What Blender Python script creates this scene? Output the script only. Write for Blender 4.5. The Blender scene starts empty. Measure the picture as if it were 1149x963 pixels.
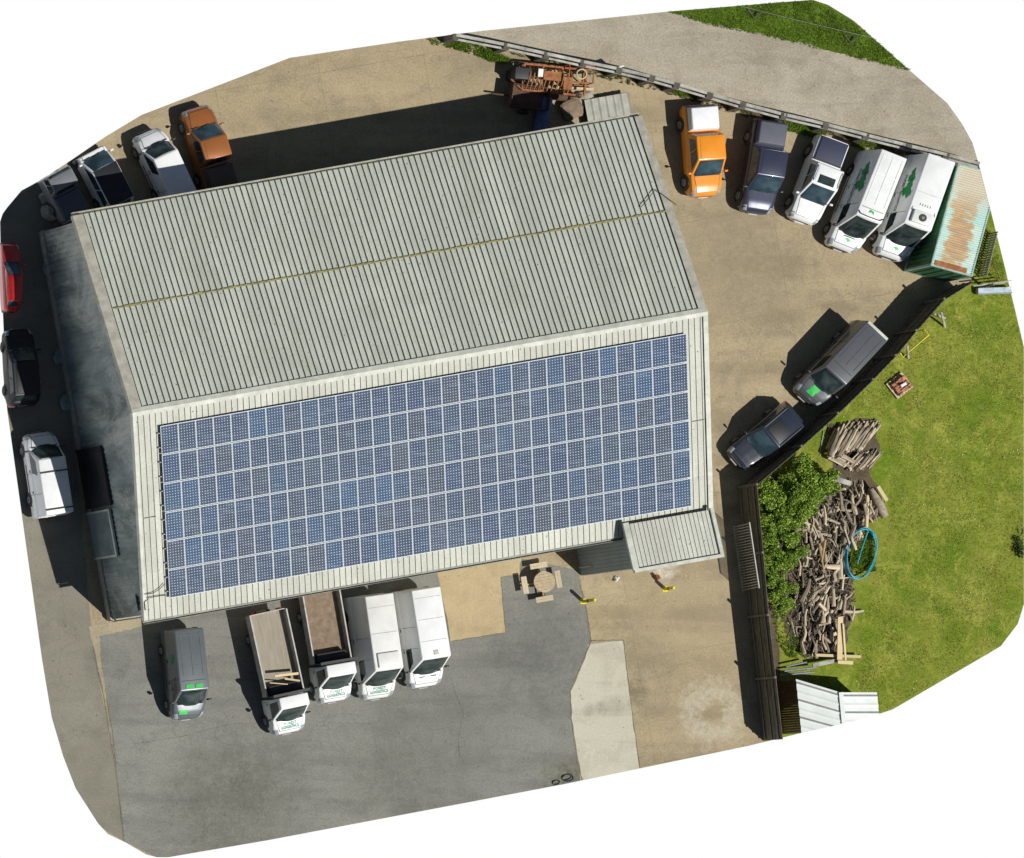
import bpy, bmesh, math, random
import numpy as np
from mathutils import Vector, Matrix, noise

random.seed(7)
rng = np.random.default_rng(7)
SC = bpy.context.scene
COL = SC.collection
PI = math.pi
R = math.radians

# ------------------------------------------------------------------ survey frame
S = 19.4                      # pixels of the survey per metre
H = 300.0                     # camera height
CX, CY = -159.0, -30.0        # camera ground position
def P(u, v, z=0.0):
    gx = (u - 574.5) / S; gy = (481.5 - v) / S
    return (gx + (CX - gx) * z / H, gy + (CY - gy) * z / H)
def V3(u, v, z=0.0):
    p = P(u, v, z); return Vector((p[0], p[1], z))

OUT = [(0,249),(3,240),(8,233),(24,214),(46,202),(81,179),(119,153),(159,129),(325,65),(450,46.5),(539,35),(750,13),
       (884,2),(912,0),(929,5.6),(959,24),(1015,74),(1063,116),(1080,140),(1091,160),(1097,180),(1110,230),(1126.5,296),
       (1149,390),(1149,678),(1142,700),(1123,725),(1108,734),(1002,796),(984,802),(840,837),(633,880),(300,943),(189,962),
       (176,962),(164,959),(142,946),(121,936),(110,924),(85,885),(71,849),(58,805),(47,739),(36,660),(8,460),(1,300)]

# ------------------------------------------------------------------ materials
MC = {}
def newmat(name):
    m = bpy.data.materials.new(name); m.use_nodes = True
    nt = m.node_tree; b = nt.nodes['Principled BSDF']
    return m, nt, b
def nd(nt, t, **kw):
    n = nt.nodes.new(t)
    for k, v in kw.items():
        if k in n.inputs: n.inputs[k].default_value = v
        else: setattr(n, k, v)
    return n
def mixc(nt, a, b, fac, mode='MIX'):
    n = nt.nodes.new('ShaderNodeMix'); n.data_type = 'RGBA'; n.blend_type = mode
    for sock, val in ((n.inputs[0], fac), (n.inputs[6], a), (n.inputs[7], b)):
        if isinstance(val, bpy.types.NodeSocket): nt.links.new(val, sock)
        elif isinstance(val, (int, float)): sock.default_value = val
        else: sock.default_value = (*val[:3], 1)
    return n.outputs[2]
def ramp(nt, src, lo, hi, a=0.0, b=1.0):
    n = nt.nodes.new('ShaderNodeMapRange'); nt.links.new(src, n.inputs[0])
    n.inputs[1].default_value = lo; n.inputs[2].default_value = hi
    n.inputs[3].default_value = a; n.inputs[4].default_value = b
    return n.outputs[0]
def noi(nt, vec, scale, detail=4, rough=.55, stretch=None, dist=0, rot=0):
    if stretch or rot:
        mp = nt.nodes.new('ShaderNodeMapping'); nt.links.new(vec, mp.inputs[0])
        mp.inputs['Scale'].default_value = stretch or (1, 1, 1)
        mp.inputs['Rotation'].default_value = (0, 0, rot); vec = mp.outputs[0]
    n = nt.nodes.new('ShaderNodeTexNoise'); nt.links.new(vec, n.inputs['Vector'])
    n.inputs['Scale'].default_value = scale; n.inputs['Detail'].default_value = detail
    n.inputs['Roughness'].default_value = rough; n.inputs['Distortion'].default_value = dist
    return n.outputs[0]
def objvec(nt):
    return nt.nodes.new('ShaderNodeTexCoord').outputs['Object']
def mathn(nt, op, a, b=0.0):
    n = nt.nodes.new('ShaderNodeMath'); n.operation = op
    for s, v in ((n.inputs[0], a), (n.inputs[1], b)):
        if isinstance(v, bpy.types.NodeSocket): nt.links.new(v, s)
        else: s.default_value = v
    return n.outputs[0]

def M(name, col=(.5,.5,.5), rough=.6, metal=0, var=.25, scale=3, dirt=None, dirt_amt=.5, bump=.0, coat=0, rnd=0, stretch=None, spec=.5):
    if name in MC: return MC[name]
    m, nt, b = newmat(name); v = objvec(nt)
    n1 = noi(nt, v, scale, 5, .6, stretch)
    dark = tuple(c * (1 - var) for c in col); lite = tuple(min(1, c * (1 + var * .7)) for c in col)
    c = mixc(nt, dark, lite, ramp(nt, n1, .3, .7))
    if dirt:
        n2 = noi(nt, v, scale * .6, 7, .7, stretch, .4)
        c = mixc(nt, c, dirt, ramp(nt, n2, .5, .72, 0, dirt_amt))
    if rnd:
        oi = nt.nodes.new('ShaderNodeObjectInfo')
        c = mixc(nt, c, tuple(min(1, x * (1 + rnd)) for x in col), ramp(nt, oi.outputs['Random'], .5, 1))
        c = mixc(nt, c, tuple(x * (1 - rnd) for x in col), ramp(nt, oi.outputs['Random'], .5, 0))
    nt.links.new(c, b.inputs['Base Color'])
    b.inputs['Roughness'].default_value = rough; b.inputs['Metallic'].default_value = metal
    b.inputs['Coat Weight'].default_value = coat
    b.inputs['Specular IOR Level'].default_value = spec
    if bump:
        bp = nt.nodes.new('ShaderNodeBump'); bp.inputs['Distance'].default_value = bump
        nt.links.new(noi(nt, v, scale * 6, 6, .7), bp.inputs['Height']); nt.links.new(bp.outputs[0], b.inputs['Normal'])
    MC[name] = m; return m

def ground_mat(name, c1, c2, c3, joints=None, spots=(), streak=(.5, .08, 0), fine=.35, bump=.02, crack=0.0, big=.12, tyre=0.0):
    m, nt, b = newmat(name); v = objvec(nt)
    c = mixc(nt, c1, c2, ramp(nt, noi(nt, v, big, 6, .62, None, .6), .32, .68))
    c = mixc(nt, c, c3, ramp(nt, noi(nt, v, .45, 7, .7, None, .8), .5, .72, 0, .65))
    st = noi(nt, v, .9, 5, .65, (streak[0], streak[1] * 10, 1), .5, streak[2])
    c = mixc(nt, c, tuple(x * .62 for x in c1), ramp(nt, st, .5, .75, 0, .5))
    st2 = noi(nt, v, 1.6, 6, .75, (1, .35, 1), 1.2, 1.1)
    c = mixc(nt, c, tuple(min(1, x * 1.5) for x in c1), ramp(nt, st2, .56, .74, 0, .35))
    f = noi(nt, v, 9, 6, .8)
    c = mixc(nt, c, mixc(nt, (1 - fine, 1 - fine, 1 - fine), (1 + fine * .6, 1 + fine * .6, 1 + fine * .6), ramp(nt, f, .3, .7)), 1.0, 'MULTIPLY')
    if tyre:
        wt_ = nt.nodes.new('ShaderNodeTexWave'); wt_.wave_type = 'RINGS'; wt_.inputs['Scale'].default_value = .11; wt_.inputs['Distortion'].default_value = 5; wt_.inputs['Detail'].default_value = 5
        wt_.inputs['Detail Scale'].default_value = .35; wt_.inputs['Detail Roughness'].default_value = .55
        mp_ = nt.nodes.new('ShaderNodeMapping'); mp_.inputs['Location'].default_value = (-30, 6, 0); nt.links.new(v, mp_.inputs[0]); nt.links.new(mp_.outputs[0], wt_.inputs['Vector'])
        mk = ramp(nt, noi(nt, v, .22, 4, .6), .42, .6)
        c = mixc(nt, c, tuple(x * .6 for x in c1), mathn(nt, 'MULTIPLY', mathn(nt, 'MULTIPLY', ramp(nt, wt_.outputs['Fac'], .72, .95), mk), tyre))
        c = mixc(nt, c, tuple(x * 1.35 for x in c1), mathn(nt, 'MULTIPLY', mathn(nt, 'MULTIPLY', ramp(nt, wt_.outputs['Fac'], .25, .05), mk), tyre * .6))
        c = mixc(nt, c, tuple(x * .55 for x in c3), ramp(nt, noi(nt, v, .9, 8, .8, None, 1.5), .57, .72, 0, .6))
    # oil drips and grit
    vo = nt.nodes.new('ShaderNodeTexVoronoi'); vo.inputs['Scale'].default_value = 1.3; nt.links.new(v, vo.inputs['Vector'])
    dm = mathn(nt, 'ADD', vo.outputs['Distance'], mathn(nt, 'MULTIPLY', noi(nt, v, 5, 3), .12))
    c = mixc(nt, c, tuple(x * .45 for x in c1), ramp(nt, dm, .17, .10, 0, .55))
    if crack:
        vc = nt.nodes.new('ShaderNodeTexVoronoi'); vc.feature = 'DISTANCE_TO_EDGE'; vc.inputs['Scale'].default_value = .16
        wv = nt.nodes.new('ShaderNodeVectorMath'); wv.operation = 'ADD'
        nc = nt.nodes.new('ShaderNodeTexNoise'); nc.inputs['Scale'].default_value = .7; nc.inputs['Detail'].default_value = 6
        nt.links.new(v, nc.inputs['Vector'])
        sc = nt.nodes.new('ShaderNodeVectorMath'); sc.operation = 'SCALE'; sc.inputs['Scale'].default_value = 2.2
        nt.links.new(nc.outputs['Color'], sc.inputs[0]); nt.links.new(v, wv.inputs[0]); nt.links.new(sc.outputs[0], wv.inputs[1])
        nt.links.new(wv.outputs[0], vc.inputs['Vector'])
        c = mixc(nt, c, tuple(x * .4 for x in c1), ramp(nt, vc.outputs['Distance'], .007, .002, 0, crack))
    if joints:
        mp = nt.nodes.new('ShaderNodeMapping'); nt.links.new(v, mp.inputs[0]); mp.inputs['Rotation'].default_value = (0, 0, R(-10))
        mp.inputs['Location'].default_value = (joints[1], joints[2], 0)
        sx = nt.nodes.new('ShaderNodeSeparateXYZ'); nt.links.new(mp.outputs[0], sx.inputs[0])
        for k in (0, 1):
            fr = mathn(nt, 'FRACT', mathn(nt, 'DIVIDE', sx.outputs[k], joints[0]))
            c = mixc(nt, c, tuple(x * .5 for x in c1), ramp(nt, fr, .008, .004, 0, .5))
            # slab to slab tone
        fl = nt.nodes.new('ShaderNodeVectorMath'); fl.operation = 'FLOOR'
        dv = nt.nodes.new('ShaderNodeVectorMath'); dv.operation = 'SCALE'; dv.inputs['Scale'].default_value = 1 / joints[0]
        nt.links.new(mp.outputs[0], dv.inputs[0]); nt.links.new(dv.outputs[0], fl.inputs[0])
        wn = nt.nodes.new('ShaderNodeTexWhiteNoise'); nt.links.new(fl.outputs[0], wn.inputs['Vector'])
        c = mixc(nt, c, tuple(x * .82 for x in c2), ramp(nt, wn.outputs['Value'], .5, 1, 0, .35))
    for (px, py, r0, r1, col, amt) in spots:
        w = P(px, py)
        dn = nt.nodes.new('ShaderNodeVectorMath'); dn.operation = 'DISTANCE'
        nt.links.new(v, dn.inputs[0]); dn.inputs[1].default_value = (w[0], w[1], 0)
        d = mathn(nt, 'ADD', dn.outputs['Value'], mathn(nt, 'MULTIPLY', mathn(nt, 'SUBTRACT', noi(nt, v, 1.3, 7, .75), .5), r1 * 1.9))
        if r0 > 0:
            g = mathn(nt, 'MULTIPLY', ramp(nt, d, r0 * .6, r0), ramp(nt, d, r1, r1 * .7))
        else:
            g = ramp(nt, d, r1, r1 * .35)
        c = mixc(nt, c, col, mathn(nt, 'MULTIPLY', mathn(nt, 'MULTIPLY', g, amt), ramp(nt, noi(nt, v, 3, 5, .8), .3, .6)))
    nt.links.new(c, b.inputs['Base Color']); b.inputs['Roughness'].default_value = .93
    b.inputs['Specular IOR Level'].default_value = .15
    bp = nt.nodes.new('ShaderNodeBump'); bp.inputs['Distance'].default_value = bump; bp.inputs['Strength'].default_value = .8
    nt.links.new(noi(nt, v, 7, 8, .75), bp.inputs['Height']); nt.links.new(bp.outputs[0], b.inputs['Normal'])
    return m

YARD = (.355, .295, .18)
m_yard = ground_mat('yard_concrete', YARD, (.40, .32, .205), (.225, .19, .14), joints=(6.1, 1.3, 2.2), crack=.25, tyre=.55,
                    spots=[(800, 800, .9, 2.1, (.5, .46, .36), .7), (745, 640, 0, .9, (.62, .58, .5), .75), (712, 775, 0, 1.0, (.13, .11, .07), .7),
                           (700, 720, 0, 2.2, (.2, .165, .11), .5), (850, 300, 0, 4.5, (.2, .17, .12), .55), (810, 250, 0, 3.5, (.25, .21, .14), .5), (540, 90, 0, 3, (.24, .2, .13), .4)])
m_tarmac = ground_mat('worn_tarmac', (.19, .188, .166), (.25, .247, .215), (.15, .152, .136), crack=.15, streak=(.18, .12, R(-10)), fine=.3, tyre=.3,
                      spots=[(260, 900, 0, 4.5, (.10, .10, .07), .6), (640, 880, 0, 2.0, (.085, .095, .05), .8), (440, 870, 0, 3.5, (.12, .12, .095), .5), (610, 740, 0, 3.5, (.105, .11, .11), .55)])
m_apron = ground_mat('apron_concrete', (.215, .20, .155), (.255, .24, .19), (.17, .165, .13), fine=.2, crack=.2, big=.2)
m_slab = ground_mat('pale_slab', (.47, .445, .345), (.53, .51, .41), (.40, .37, .28), fine=.15, streak=(.2, .1, R(-8)),
                    spots=[(660, 798, 0, .5, (.22, .2, .15), .5), (675, 796, 0, .5, (.22, .2, .15), .55), (692, 793, 0, .6, (.24, .22, .16), .45), (706, 792, 0, .5, (.24, .22, .16), .4)])
m_pad = ground_mat('sand_pad', (.42, .33, .19), (.47, .38, .235), (.33, .265, .16), fine=.15)
m_kerb = ground_mat('sandy_edge', (.32, .27, .18), (.38, .33, .23), (.26, .22, .15), fine=.25)
m_track = ground_mat('gravel_track', (.335, .295, .22), (.44, .395, .31), (.24, .205, .15), fine=.4, streak=(.10, .10, R(14)), bump=.03, big=.3)
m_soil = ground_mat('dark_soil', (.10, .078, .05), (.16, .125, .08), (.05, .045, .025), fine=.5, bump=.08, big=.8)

def lawn_mat(name, a, b_, c_):
    m, nt, b = newmat(name); v = objvec(nt)
    c = mixc(nt, a, b_, ramp(nt, noi(nt, v, .35, 7, .7, None, .6), .34, .66))
    c = mixc(nt, c, c_, ramp(nt, noi(nt, v, .3, 7, .75, None, 1.0), .48, .66, 0, .8))
    c = mixc(nt, c, tuple(min(1, x * 1.55) for x in b_), ramp(nt, noi(nt, v, .8, 8, .8, None, .8), .48, .66, 0, .7))
    c = mixc(nt, c, (.30, .28, .13), ramp(nt, noi(nt, v, 1.3, 8, .82, None, .6), .56, .72, 0, .6))
    c = mixc(nt, c, (.42, .42, .14), ramp(nt, noi(nt, v, 14, 4, .8), .60, .72, 0, .7))
    c = mixc(nt, c, (.07, .12, .01), ramp(nt, noi(nt, v, 3, 8, .85), .5, .7, 0, .5))
    nt.links.new(c, b.inputs['Base Color']); b.inputs['Roughness'].default_value = 1; b.inputs['Specular IOR Level'].default_value = .1
    bp = nt.nodes.new('ShaderNodeBump'); bp.inputs['Distance'].default_value = .12
    nt.links.new(noi(nt, v, 5, 9, .85), bp.inputs['Height']); nt.links.new(bp.outputs[0], b.inputs['Normal'])
    return m
m_lawn = lawn_mat('lawn_turf', (.17, .24, .018), (.29, .30, .055), (.105, .21, .01))
m_lawn2 = lawn_mat('verge_turf', (.075, .14, .012), (.12, .19, .018), (.07, .11, .015))

def leafmat(name, a, b_):
    m, nt, b = newmat(name)
    g = nt.nodes.new('ShaderNodeNewGeometry')
    c = mixc(nt, a, b_, g.outputs['Random Per Island'])
    v = objvec(nt)
    c = mixc(nt, c, tuple(x * .45 for x in a), ramp(nt, noi(nt, v, 1.4, 4, .7), .5, .68, 0, .6))
    c = mixc(nt, c, (b_[0] * 1.35, b_[1] * 1.1, b_[2]), ramp(nt, noi(nt, v, 2.3, 4, .7), .52, .7, 0, .6))
    nt.links.new(c, b.inputs['Base Color']); b.inputs['Roughness'].default_value = .6
    b.inputs['Specular IOR Level'].default_value = .25
    return m
m_leaf = leafmat('shrub_leaf', (.07, .15, .01), (.38, .54, .08))
m_leafd = leafmat('dark_leaf', (.012, .03, .006), (.04, .08, .015))
m_blade = leafmat('grass_blade', (.15, .22, .015), (.52, .53, .12))
m_blade2 = leafmat('verge_blade', (.05, .12, .01), (.22, .34, .03))
m_leafblade = leafmat('dull_blade', (.05, .06, .015), (.20, .20, .06))
m_daisy = M('daisy_petal', (.8, .8, .55), .8, var=.1)

def roofmat(name, col, bay, dirtc, amt, seed):
    m, nt, b = newmat(name); v = objvec(nt)
    c = mixc(nt, tuple(x * .9 for x in col), tuple(x * 1.07 for x in col), ramp(nt, noi(nt, v, .5, 5, .6, (1, .5, 1)), .35, .65))
    sx = nt.nodes.new('ShaderNodeSeparateXYZ'); nt.links.new(v, sx.inputs[0])
    cb = nt.nodes.new('ShaderNodeCombineXYZ')
    nt.links.new(mathn(nt, 'FLOOR', mathn(nt, 'DIVIDE', mathn(nt, 'ADD', sx.outputs[0], 16.4), bay)), cb.inputs[0])
    nt.links.new(mathn(nt, 'FLOOR', mathn(nt, 'DIVIDE', mathn(nt, 'ADD', sx.outputs[1], 30.0 + seed), 5.98)), cb.inputs[1])
    wn = nt.nodes.new('ShaderNodeTexWhiteNoise'); nt.links.new(cb.outputs[0], wn.inputs['Vector'])
    c = mixc(nt, c, tuple(x * .80 for x in col), ramp(nt, wn.outputs['Value'], .2, 1, 0, .55))
    c = mixc(nt, c, dirtc, ramp(nt, noi(nt, v, .45, 8, .75, (1.3, .5, 1), .8), .50, .70, 0, amt))
    c = mixc(nt, c, tuple(x * .62 for x in dirtc), ramp(nt, noi(nt, v, 1.6, 6, .75, (3, .25, 1), .2), .56, .74, 0, .55))
    c = mixc(nt, c, tuple(min(1, x * 1.3) for x in col), ramp(nt, noi(nt, v, 1.1, 6, .75, (1.5, .5, 1), .6), .60, .76, 0, .6))
    vo = nt.nodes.new('ShaderNodeTexVoronoi'); vo.inputs['Scale'].default_value = 1.9; nt.links.new(v, vo.inputs['Vector'])
    c = mixc(nt, c, (.05, .05, .04), ramp(nt, vo.outputs['Distance'], .10, .05, 0, .8))
    c = mixc(nt, c, mixc(nt, (.82, .82, .82), (1.12, 1.12, 1.12), ramp(nt, noi(nt, v, 11, 5, .8), .3, .7)), 1.0, 'MULTIPLY')
    nt.links.new(c, b.inputs['Base Color']); b.inputs['Roughness'].default_value = .85; b.inputs['Specular IOR Level'].default_value = .2
    bp = nt.nodes.new('ShaderNodeBump'); bp.inputs['Distance'].default_value = .015; nt.links.new(noi(nt, v, 6, 6, .7), bp.inputs['Height']); nt.links.new(bp.outputs[0], b.inputs['Normal'])
    return m
m_roofN = roofmat('roof_sheet_grey', (.50, .525, .455), 1.005, (.34, .35, .27), .55, 0)
m_roofS = roofmat('roof_sheet_cream', (.56, .57, .495), 1.005, (.42, .42, .34), .5, 3)
m_grime = M('rib_shade', (.10, .105, .08), .9, var=.4, scale=4)  # rib shadow painted as a dark strip beside each roof rib
m_shadelap = M('rib_shade_lap', (.16, .15, .11), .9, var=.4, scale=6)  # paler strip: painted rib shadow on south and annex roofs, also lap lines
m_flash = M('flashing', (.52, .53, .46), .6, var=.2, scale=1.6, dirt=(.30, .31, .23), dirt_amt=.85)
m_flashw = M('mossy_flashing', (.40, .385, .32), .8, var=.25, scale=2.2, dirt=(.25, .24, .17), dirt_amt=.7)
m_lichen = M('lichen_lap', (.30, .265, .10), .9, var=.5, scale=5)
m_clad = M('grey_green_cladding', (.21, .25, .24), .7, var=.45, scale=.8, dirt=(.09, .11, .10), dirt_amt=.8, stretch=(1, 1, .35))
nt = m_clad.node_tree; b = nt.nodes['Principled BSDF']; src_ = b.inputs['Base Color'].links[0].from_socket; v = objvec(nt)
c = mixc(nt, src_, (.46, .48, .44), ramp(nt, noi(nt, v, .35, 7, .75, (1, 1, .6), 1.0), .44, .62, 0, .85))
c = mixc(nt, c, (.07, .08, .075), ramp(nt, noi(nt, v, .7, 7, .8, (1, 1, .5), 1.0), .57, .7, 0, .6)); nt.links.new(c, b.inputs['Base Color'])
m_clad2 = M('cream_cladding', (.45, .42, .33), .7, var=.15, scale=1.5)
m_shutter = M('shutter_steel', (.27, .31, .31), .5, var=.35, scale=.9, dirt=(.12, .14, .13))
m_void = M('dark_interior', (.03, .032, .032), .9, var=.2)
m_gutter = M('gutter_plastic', (.30, .30, .26), .6, var=.3, scale=6)
m_blk = M('black_rubber', (.018, .018, .018), .7, var=.3)
m_trim = M('black_trim', (.03, .03, .032), .5, var=.2)
m_rim = M('alloy_rim', (.35, .36, .37), .35, .7, var=.15)
m_chrome = M('chrome_trim', (.7, .7, .7), .2, .9, var=.05)
m_lamp = M('lamp_lens', (.30, .33, .35), .15, var=.1)
m_red = M('tail_lens', (.4, .01, .01), .2, var=.1)
m_plate = M('plate_yellow', (.7, .6, .1), .5, var=.05)
m_green = M('green_vinyl', (.01, .46, .06), .5, var=.08)
m_greend = M('green_vinyl_dark', (.01, .22, .06), .5, var=.15)
m_teal = M('teal_lettering', (.03, .28, .18), .5, var=.1)
m_ink = M('dark_lettering', (.04, .06, .08), .6, var=.1)
m_alu = M('dropside_aluminium', (.42, .42, .40), .45, .4, var=.25, scale=3, dirt=(.2, .18, .14), dirt_amt=.5)
m_ply = M('bed_plywood', (.30, .265, .205), .85, var=.15, scale=2, dirt=(.2, .165, .11), dirt_amt=.6, stretch=(.4, 3, 1))
m_mud = M('bed_mud', (.225, .165, .11), .9, var=.3, scale=3, dirt=(.12, .09, .06), dirt_amt=.6)
m_timber = M('fresh_timber', (.60, .48, .27), .8, var=.15, scale=2, rnd=.12)
m_wood = M('bleached_wood', (.41, .34, .245), .9, var=.45, scale=5, dirt=(.14, .10, .06), dirt_amt=.7, rnd=.6)
m_wood2 = M('tan_wood', (.42, .28, .13), .9, var=.35, scale=5, rnd=.3)
m_fence = M('dark_fence_board', (.125, .11, .08), .9, var=.4, scale=2, dirt=(.12, .115, .09), dirt_amt=.5, stretch=(1, 1, 3))
m_fpost = M('fence_post_wood', (.17, .155, .115), .9, var=.35, scale=3)
m_rail = M('weathered_rail', (.40, .39, .34), .85, var=.4, scale=2, dirt=(.12, .11, .09), dirt_amt=.75)
m_raild = M('weathered_post', (.10, .09, .07), .9, var=.4, scale=3)
m_steel = M('galvanised_steel', (.5, .51, .5), .4, .6, var=.2)
m_yel = M('yellow_paint', (.72, .62, .02), .5, var=.25, scale=8)
m_brick = M('old_brick', (.42, .19, .11), .9, var=.4, scale=6, rnd=.35, dirt=(.55, .48, .4), dirt_amt=.5)
m_hose = M('blue_pipe', (.02, .38, .55), .5, var=.3, dirt=(.1, .25, .3), dirt_amt=.6)
m_bench = M('bench_timber', (.50, .42, .28), .8, var=.18, scale=5, rnd=.1)
m_tabletop = M('table_timber', (.43, .34, .215), .8, var=.2, scale=5, dirt=(.3, .22, .13), dirt_amt=.5)
m_shedroof = M('white_shed_sheet', (.66, .70, .66), .6, var=.08, scale=1.5)
m_shedwall = M('brown_shed_board', (.10, .045, .02), .85, var=.3, scale=3)
m_rust = M('rusted_steel', (.33, .125, .05), .9, .1, var=.45, scale=4, dirt=(.42, .26, .10), dirt_amt=.7)
m_rustd = M('dark_rust', (.10, .055, .035), .9, var=.4, scale=4)
m_bluetank = M('blue_plastic', (.08, .12, .26), .6, var=.2)
m_sheet = M('grey_roof_sheet', (.36, .36, .31), .8, var=.2, scale=2)
m_stone = M('pale_stone', (.40, .37, .29), .9, var=.25, scale=3, bump=.02)
m_bag = M('white_plastic', (.75, .75, .72), .5, var=.1)

# container roof: turquoise paint flaking to rust
m_cont, nt, b = newmat('container_roof_paint'); v = objvec(nt)
c = mixc(nt, (.36, .60, .56), (.55, .66, .56), ramp(nt, noi(nt, v, 1.0, 5, .6, (2, .5, 1)), .35, .65))
rs = mathn(nt, 'ADD', noi(nt, v, 1.0, 7, .72, (2.4, .7, 1), .4), .01)
sxyz = nt.nodes.new('ShaderNodeSeparateXYZ'); nt.links.new(v, sxyz.inputs[0])
edge = ramp(nt, mathn(nt, 'ABSOLUTE', mathn(nt, 'ADD', sxyz.outputs[1], .1)), .5, 1.15, .12, -.2)
rs = mathn(nt, 'ADD', rs, edge)
c = mixc(nt, c, (.40, .23, .12), ramp(nt, rs, .49, .60, 0, .85))
c = mixc(nt, c, (.55, .38, .16), mathn(nt, 'MULTIPLY', ramp(nt, rs, .46, .56), ramp(nt, noi(nt, v, 2.6, 5, .7, (2.5, .5, 1)), .45, .58, 0, .85)))
c = mixc(nt, c, (.56, .52, .40), ramp(nt, mathn(nt, 'MULTIPLY', sxyz.outputs[0], -1.0), .3, 1.8, 0, .9))
nt.links.new(c, b.inputs['Base Color']); b.inputs['Roughness'].default_value = .8
m_contside = M('container_side_green', (.03, .14, .055), .65, var=.3, scale=2, dirt=(.12, .16, .09), dirt_amt=.5)

# solar cells
m_cell, nt, b = newmat('solar_cells'); v = objvec(nt)
oi = nt.nodes.new('ShaderNodeObjectInfo')
sx = nt.nodes.new('ShaderNodeSeparateXYZ'); nt.links.new(v, sx.inputs[0])
base = mixc(nt, (.016, .040, .098), (.024, .046, .085), oi.outputs['Random'])
rr2 = mathn(nt, 'FRACT', mathn(nt, 'MULTIPLY', oi.outputs['Random'], 7.31))
base = mixc(nt, base, (.040, .050, .070), ramp(nt, rr2, .6, 1, 0, .65))
base = mixc(nt, base, (.014, .066, .15), ramp(nt, rr2, .3, 0, 0, .75))
cell = .1565
fx = mathn(nt, 'ABSOLUTE', mathn(nt, 'SUBTRACT', mathn(nt, 'FRACT', mathn(nt, 'DIVIDE', sx.outputs[0], cell)), .5))
fy = mathn(nt, 'ABSOLUTE', mathn(nt, 'SUBTRACT', mathn(nt, 'FRACT', mathn(nt, 'DIVIDE', sx.outputs[1], cell)), .5))
dia = mathn(nt, 'ADD', fx, fy)                    # 1 at cell corners
line = mathn(nt, 'MAXIMUM', fx, fy)
c = mixc(nt, base, (.13, .16, .22), ramp(nt, line, .47, .49, 0, .15))
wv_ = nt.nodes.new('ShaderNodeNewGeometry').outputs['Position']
c = mixc(nt, c, (.12, .17, .24), ramp(nt, noi(nt, wv_, 1.0, 3, .6, (1.2, 9, 1), .3, R(-35)), .5, .68, 0, .5))  # diagonal glare streaks painted into the cell colour
c = mixc(nt, c, (.11, .16, .22), ramp(nt, noi(nt, wv_, .22, 4, .6), .5, .7, 0, .2))  # broad glare haze painted into the colour too
c = mixc(nt, c, (.58, .64, .70), ramp(nt, dia, .77, .84))
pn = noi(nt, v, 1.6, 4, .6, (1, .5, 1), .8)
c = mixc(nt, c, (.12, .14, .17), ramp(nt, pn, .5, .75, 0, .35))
nt.links.new(c, b.inputs['Base Color']); b.inputs['Roughness'].default_value = .5; b.inputs['Specular IOR Level'].default_value = .12
m_pframe = M('panel_frame', (.62, .66, .68), .6, 0, var=.08, spec=.2)

# glass
def glassmat(name, a, b_):
    m, nt, b = newmat(name); v = objvec(nt)
    c = mixc(nt, a, b_, ramp(nt, noi(nt, v, 1.7, 2, .5, (1, .6, 1), .3), .42, .72))
    nt.links.new(c, b.inputs['Base Color']); b.inputs['Roughness'].default_value = .06; b.inputs['Specular IOR Level'].default_value = .7
    return m
m_glass = glassmat('vehicle_glass', (.014, .024, .024), (.065, .085, .08))
m_glassb = glassmat('vehicle_glass_blue', (.02, .04, .05), (.06, .10, .12))

def paint(name, col, rough=.35, coat=.3, var=.07, dirt=None, metal=0):
    return M(name, col, rough, metal, var=var, scale=1.5, dirt=dirt, dirt_amt=.25, coat=coat)

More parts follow.
